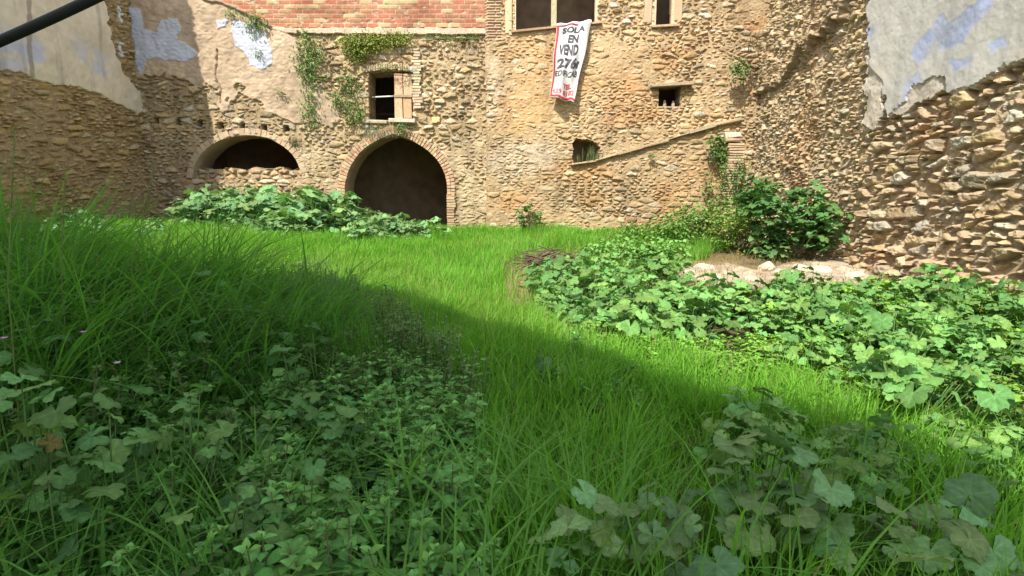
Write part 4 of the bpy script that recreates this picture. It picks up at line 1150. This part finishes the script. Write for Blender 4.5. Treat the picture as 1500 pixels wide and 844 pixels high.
# ------------------------------------------------------------------ bushes and plants on and by the walls
def clump(seed, n, radii, L, W, base, lobed=False, stems=8, up=False, yellow=0.0):
    """bushy plant: leaves through an uneven ellipsoid volume with a few stems"""
    random.seed(seed); st, fo = MB(), MB()
    blobs = [(Vector((random.uniform(-.7, .7) * radii[0], random.uniform(-.6, .6) * radii[1], random.uniform(.15, .8) * radii[2])), random.uniform(.28, .5)) for _ in range(14)]
    for i in range(stems):
        b, s_ = random.choice(blobs); p0 = Vector((random.uniform(-.15, .15) * radii[0], random.uniform(-.15, .15) * radii[1], 0))
        st.tube([p0, p0.lerp(b, .5) + Vector((0, 0, .08 * radii[2])), b], [.012, .009, .004], 5, (.14, .13, .06))
    for i in range(n):
        b, s_ = random.choice(blobs)
        v = Vector((random.gauss(0, 1), random.gauss(0, 1), random.gauss(0, 1))).normalized() * (random.random() ** .4) * s_
        p = b + Vector((v.x * radii[0], v.y * radii[1], v.z * radii[2] * .7))
        p.z = max(p.z, .02)
        c = tone(base)
        if random.random() < yellow: c = [.32, .26, .05]
        yaw = math.atan2(v.y, v.x) + random.gauss(0, .5)
        M = leafM(p, yaw, random.gauss(.25, .35), random.gauss(0, .35))
        s2 = random.uniform(.6, 1.2)
        add_leaf(fo, mallow_leaf(L * .5 * s2, 5, .15, .08, .3, 6) if lobed else ovate_leaf(L * s2, W * s2, .2, .3), M, c)
    return st.mesh('stem', True), fo.mesh('foliage', True)

def on_ground(px, py, Yd):
    p = at(px, py, Yd); return (p[0], p[1], float(ground(p[0], p[1])))
b = on_ground(1160, 330, 11.4)
plant('mallow_bush', clump(1, 900, (1.15, .8, 1.7), .21, .2, (.105, .225, .065), True, 14, yellow=.012), b, 0, 1, 'tall broad leaved mallow bush against the flank wall', None, 'bush', M_MALLOW)
b = on_ground(1020, 330, 13.2)
plant('leafy_bush', clump(2, 2600, (1.35, .8, 1.3), .09, .06, (.13, .25, .055), False, 16, yellow=.05), b, 0, 1, 'small leaved yellowish green bush left of the brick pillar', None, 'bush', M_HERB)
b = on_ground(1085, 345, 12.4)
plant('leafy_bush', clump(3, 2000, (1.1, .7, .95), .08, .05, (.15, .26, .05), False, 14, yellow=.10), b, 0, 1, 'low yellowing bush between the brick pillar and mallow bush', None, 'bush', M_HERB)
b = on_ground(955, 335, 13.4)
plant('leafy_bush', clump(4, 1300, (1.1, .6, .65), .08, .05, (.15, .30, .06), False, 12), b, 0, 1, 'low green bush trailing left into the back lawn', None, 'bush', M_HERB)
b = on_ground(940, 375, 9.8)
plant('leafy_bush', clump(5, 1200, (1.0, .6, .6), .09, .07, (.15, .30, .07), False, 12), b, 0, 1, 'ragged green bush in front of the bare earth patch', None, 'bush', M_HERB)
b = on_ground(780, 325, 15.4)
plant('fig_sapling', clump(6, 46, (.5, .3, 1.0), .2, .16, (.15, .27, .08), True, 6), b, 0, 1, 'young fig sapling standing alone before the ochre front', None, 'sapling', M_MALLOW)

def wall_plant(name, px, py, Yd, meshes, label, rot=(0, 0, 0), mat=M_HERB, cat='plant'):
    r_ = empty(name, at(px, py, Yd)); r_.rotation_euler = rot; tag(r_, label, cat)
    new_obj('stem', meshes[0], M_STEM, r_); new_obj('foliage', meshes[1], mat, r_); return r_
def creeper(seed, pts, n, spread, L, base, Yd):
    """trailing growth following picture points down a wall face; local to the first point"""
    random.seed(seed); st, fo = MB(), MB()
    P = [Vector(at(px, py, Yd)) for px, py in pts]; o = P[0]
    st.tube([p - o for p in P], [.012] * len(P), 5, (.20, .17, .10))
    for i in range(n):
        k = random.random() * (len(P) - 1); a = int(k); p = P[a].lerp(P[min(a + 1, len(P) - 1)], k - a) - o
        p = p + Vector((random.gauss(0, spread), -abs(random.gauss(0, .07)) - .05, random.gauss(0, spread * .8)))
        c = tone(base)
        s_ = random.uniform(.6, 1.25)
        add_leaf(fo, ovate_leaf(L * s_, L * .62 * s_, .2, .3), leafM(p, random.uniform(-2.6, -.5), random.gauss(.5, .4), random.gauss(0, .4)), c)
    return st.mesh('stem', True), fo.mesh('foliage', True)
VG = (.12, .21, .05); VY = (.20, .25, .05); VD = (.09, .17, .05)
for nm, seed, pts, n, spr, L, base, Yd, label in (
    ('creeper', 21, [(448, 55), (458, 80), (452, 100), (462, 122)], 640, .20, .075, VG, YB - .05, 'dense green creeper hanging below the brick storey left of the moss'),
    ('creeper', 22, [(455, 130), (452, 160), (458, 185)], 260, .14, .065, VG, YB - .05, 'thin creeper trailing halfway down the rendered stone'),
    ('creeper', 23, [(505, 112), (515, 128), (512, 160), (520, 185)], 480, .16, .065, VG, YB - .05, 'creeper climbing the stones left of the shuttered window'),
    ('moss_cushion', 24, [(505, 62), (530, 66), (560, 62), (600, 57)], 2200, .14, .055, VY, YB - .08, 'yellow green stonecrop cushion under the brick storey'),
    ('moss_cushion', 25, [(528, 72), (522, 82)], 800, .15, .055, VY, YB - .08, 'drooping tongue of stonecrop above the shuttered window'),
    ('moss_cushion', 26, [(622, 57), (660, 56), (700, 57)], 260, .06, .045, VG, YB - .08, 'thin strip of weeds growing on the ledge joint'),
    ('moss_cushion', 27, [(548, 101), (575, 98), (600, 101)], 220, .05, .04, VY, YB - .16, 'weeds growing along the curved window lintel'),
    ('wall_weed', 28, [(372, 26), (378, 42)], 260, .14, .065, VG, YB - .08, 'green weed tuft over the white paint patch'),
    ('wall_weed', 29, [(335, 18), (345, 24)], 90, .10, .05, VG, YB - .08, 'small weed tuft below the sloping brick edge'),
    ('wall_weed', 30, [(378, 75), (380, 82)], 60, .07, .045, VD, YB - .08, 'tiny weed in the middle of the white paint patch'),
    ('wall_weed', 31, [(495, 142), (492, 150)], 110, .10, .06, VG, YB - .06, 'weed tuft in the joints between creeper and window'),
    ('wall_weed', 32, [(405, 132), (418, 138)], 50, .07, .05, VG, YB - .06, 'weed sprouting from the bare render'),
    ('wall_weed', 33, [(525, 158), (530, 175)], 120, .10, .06, VG, YB - .06, 'weeds clinging left of the window sill'),
    ('wall_weed', 34, [(1082, 96), (1078, 110)], 260, .14, .08, VD, 15.5, 'dark caper bush high in the right corner'),
    ('wall_weed', 35, [(1100, 55), (1096, 75)], 140, .12, .06, (.15, .12, .06), 15.3, 'dry brown tuft above the caper bush'),
    ('creeper', 36, [(1046, 200), (1048, 215), (1052, 235)], 240, .12, .11, VG, 15.6, 'large leaved plant hanging beside the pillar top'),
    ('creeper', 37, [(1032, 250), (1036, 275), (1040, 300)], 130, .12, .08, VG, 15.6, 'weed stem leaning up the wall left of the pillar'),
    ('creeper', 38, [(1084, 235), (1080, 265), (1086, 300)], 380, .15, .08, VD, 15.4, 'ivy strand in the corner right of the brick pillar'),
    ('creeper', 39, [(1056, 240), (1058, 270), (1060, 300)], 170, .08, .07, VG, 15.45, 'thin ivy running up the face of the brick pillar'),
    ('wall_weed', 40, [(952, 228), (953, 230)], 40, .05, .06, VG, YR - .08, 'single small weed below the sloping timber ledge'),
    ('wall_weed', 41, [(590, 190), (585, 186)], 140, .10, .06, VD, YB - .15, 'dark weed at the foot of the shutter'),
):
    wall_plant(nm, pts[0][0], pts[0][1], Yd, creeper(seed, pts, n, spr, L, base, Yd), label)

def grass_tuft(name, px, py, Yd, n, h, spread, c0, label, lean=.5, wd=.012):
    p = at(px, py, Yd)
    x = RNG.normal(0, spread, n); y = RNG.normal(0, spread * .4, n); z = np.zeros(n)
    col = np.array(c0) * RNG.uniform(.75, 1.3, (n, 1))
    V, Fq, C = blades(n, x, y, z, RNG.uniform(.5, 1.05, n) * h, np.full(n, wd), RNG.uniform(0, 6.28, n), RNG.uniform(.1, lean, n), col, 4, .3)
    o = new_obj(name, np_mesh(name, V, Fq, C), M_GRASS); o.location = p; tag(o, label, 'plant')
grass_tuft('lavender_tuft', 550, 202, YB - .16, 150, .6, .26, (.30, .30, .24), 'grey feathery lavender tuft over the pointed arch', 1.3, .009)
grass_tuft('wall_grass', 868, 236, YR - .1, 80, .5, .12, (.17, .20, .09), 'dry grass tuft growing in the square hole above the ledge', .7, .014)
grass_tuft('wall_grass', 846, 238, YR - .05, 18, .28, .08, (.16, .17, .08), 'few grass stalks at the left of the square hole', .5, .012)
grass_tuft('wall_grass', 432, 215, YB - .08, 60, .35, .1, (.16, .15, .08), 'dry grass tuft on the stones right of the low arch', .8, .012)

# oat stalks rising in front of the shaded wall
def oat(px, py, Yd, top_px, top_py, label, seed):
    random.seed(seed); b = on_ground(px, py, Yd); t = Vector(at(top_px, top_py, Yd)); b = Vector(b)
    r_ = empty('oat_stalk', b); tag(r_, label, 'grass stalk'); st, he = MB(), MB()
    m = b.lerp(t, .6) + Vector((-(t.x - b.x) * .25, 0, .05)); st.tube([Vector((0, 0, 0)), m - b, t - b], [.003, .0025, .0015], 5, (.14, .20, .05))
    d = (t - (m)).normalized()
    for i in range(16):
        p = t - b - d * .02 * i + Vector((random.gauss(0, .006), random.gauss(0, .006), random.gauss(0, .006)))
        add_leaf(he, ovate_leaf(.035, .006, .3, .1), leafM(p, math.atan2(d.y, d.x) + random.gauss(0, .5), -math.asin(d.z) + random.gauss(0, .4)), (.20, .24, .08))
    he.tube([t - b - d * .33, t - b], .002, 5, (.18, .22, .07))
    new_obj('stalk', st.mesh('stalk', True), M_STEM, r_); new_obj('seed_head', he.mesh('seed_head', True), M_HERB, r_)
oat(170, 420, 2.6, 228, 238, 'arching green oat stalk in front of the shaded wall', 5)
oat(-10, 420, 1.9, 22, 190, 'upright oat stalk at the left edge', 6)
oat(80, 430, 2.4, 95, 250, 'short oat stalk above the bank grass', 7)

# dead yellow leaf, twig pile and loose stones
mb = MB(); add_leaf(mb, mallow_leaf(.032, 5, .3, .15, .3), leafM(Vector((0, 0, 0)), .5, .8, .4), (.13, .115, .03))
p = at(72, 648, 1.35); o = mb.build('dead_leaf', M_HERB, smooth=True); o.location = p; tag(o, 'curled orange dead leaf caught in the left foreground', 'leaf')
random.seed(77); mb = MB(); b = Vector(pixground(798, 400))
for i in range(110):
    a = random.gauss(.15, .5); L = random.uniform(.25, .8); c = Vector((random.gauss(0, .26), random.gauss(0, .18), random.uniform(.02, .26)))
    d = Vector((math.cos(a), math.sin(a), random.gauss(.05, .22))) * L * .5
    k = random.uniform(.6, 1.2); mb.tube([c - d, c + Vector((0, 0, random.gauss(0, .03))), c + d], random.uniform(.004, .010), 5, (.135 * k, .10 * k, .065 * k))
o = mb.build('twig_pile', M_WOOD); o.location = b + Vector((0, 0, .05)); o.scale = (.85, .85, 1.1); tag(o, 'heap of dry brown twigs on the sunny grass', 'twig pile')

def rock(name, px, py, size, label, group, seed, col=(.50, .42, .31), flat=.55):
    random.seed(seed); b = pixground(px, py)
    bm = bmesh.new(); bmesh.ops.create_icosphere(bm, subdivisions=3, radius=1)
    s0 = seed * 7.3
    for v in bm.verts:
        n_ = Vector(v.co)
        k = 1 + .55 * float(fbm(np.array(n_.x * 1.3 + s0), np.array(n_.y * 1.3 + n_.z * 1.7 + s0), seed, 3)) + .12 * float(fbm(np.array(n_.x * 5 + s0), np.array(n_.z * 5 + n_.y * 3), seed, 2))
        q_ = n_ * k
        for ax_ in ((1, .3, .5), (-.6, .5, .7), (.2, -1, .3), (-.4, -.7, .6), (0, .2, 1)):
            a_ = Vector(ax_).normalized(); dd = q_.dot(a_)
            if dd > .78: q_ -= a_ * (dd - .78) * .8
        v.co = Vector((q_.x * size, q_.y * size * .8, q_.z * size * flat))
    me = bpy.data.meshes.new(name); bm.to_mesh(me); bm.free()
    c = np.array(col) * random.uniform(.85, 1.1)
    a = me.attributes.new('Col', 'FLOAT_COLOR', 'POINT'); a.data.foreach_set('color', np.tile(np.array([*c, 1], np.float32), len(me.vertices)))
    o = new_obj(name, me, M_STONE); o.location = (b[0], b[1], float(ground(b[0], b[1])) + size * flat * .25); o.rotation_euler = (random.gauss(0, .2), random.gauss(0, .2), random.uniform(0, 6))
    tag(o, label, 'stone', group)
for i, (px, py, s_) in enumerate(((1012, 403, .14), (1035, 398, .22), (1050, 410, .16), (1066, 404, .12), (1122, 395, .2), (1142, 402, .14), (1175, 398, .2), (1200, 402, .24), (1226, 384, .16), (1236, 400, .2), (1252, 410, .22), (1100, 412, .15))):
    rock('loose_stone', px, py, s_, 'pale limestone lump on the bare earth near the mallow bush', 'stones on the bare earth', 40 + i)
random.seed(5)
for i in range(24):
    px = random.uniform(1255, 1510); py = 398 + (px - 1255) * .19 + random.uniform(-6, 12); s_ = random.choice((.08, .1, .13, .16, .2, .24))
    st8 = random.getstate()
    rock('fallen_stone', px, py, s_, 'ochre fallen stone at the foot of the flank wall', 'fallen stones at the wall foot', 70 + i, (.46, .36, .23), random.uniform(.45, .8))
    random.setstate(st8)

print('beds', cnt)
# ------------------------------------------------------------------ camera, light
cam = bpy.data.cameras.new('camera'); co = bpy.data.objects.new('camera', cam); COL.objects.link(co)
co.location = (0, 0, 0); co.rotation_euler = (R(90) - PIT, 0, 0)
cam.sensor_width = 36; cam.lens = 36 * F / 1500; cam.clip_start = .05; cam.clip_end = 500
SC.camera = co
w = bpy.data.worlds.new('World'); SC.world = w; w.use_nodes = True
nt = w.node_tree; sky = nt.nodes.new('ShaderNodeTexSky'); sky.sky_type = 'NISHITA'; sky.sun_disc = False
SD = Vector((.42, .80, -1.0))
sky.sun_elevation = math.atan2(1.0, math.hypot(.42, .80)); sky.sun_rotation = math.atan2(-.42, -.80)
hs = nt.nodes.new('ShaderNodeHueSaturation'); hs.inputs['Saturation'].default_value = .4      # hazy, paler sky
nt.links.new(sky.outputs[0], hs.inputs['Color']); nt.links.new(hs.outputs[0], nt.nodes['Background'].inputs['Color']); nt.nodes['Background'].inputs['Strength'].default_value = .15
sl = bpy.data.lights.new('sun', 'SUN'); sl.energy = 3.4; sl.angle = R(.5); sl.color = (1, .95, .86)
so = bpy.data.objects.new('sun', sl); COL.objects.link(so); so.rotation_euler = SD.to_track_quat('-Z', 'Y').to_euler()
vs_ = SC.view_settings; vs_.view_transform = 'Standard'; vs_.look = 'None'; vs_.exposure = 1.17; vs_.gamma = 1; vs_.use_curve_mapping = False
SC.cycles.max_bounces = 8; SC.cycles.diffuse_bounces = 3; SC.cycles.transmission_bounces = 4
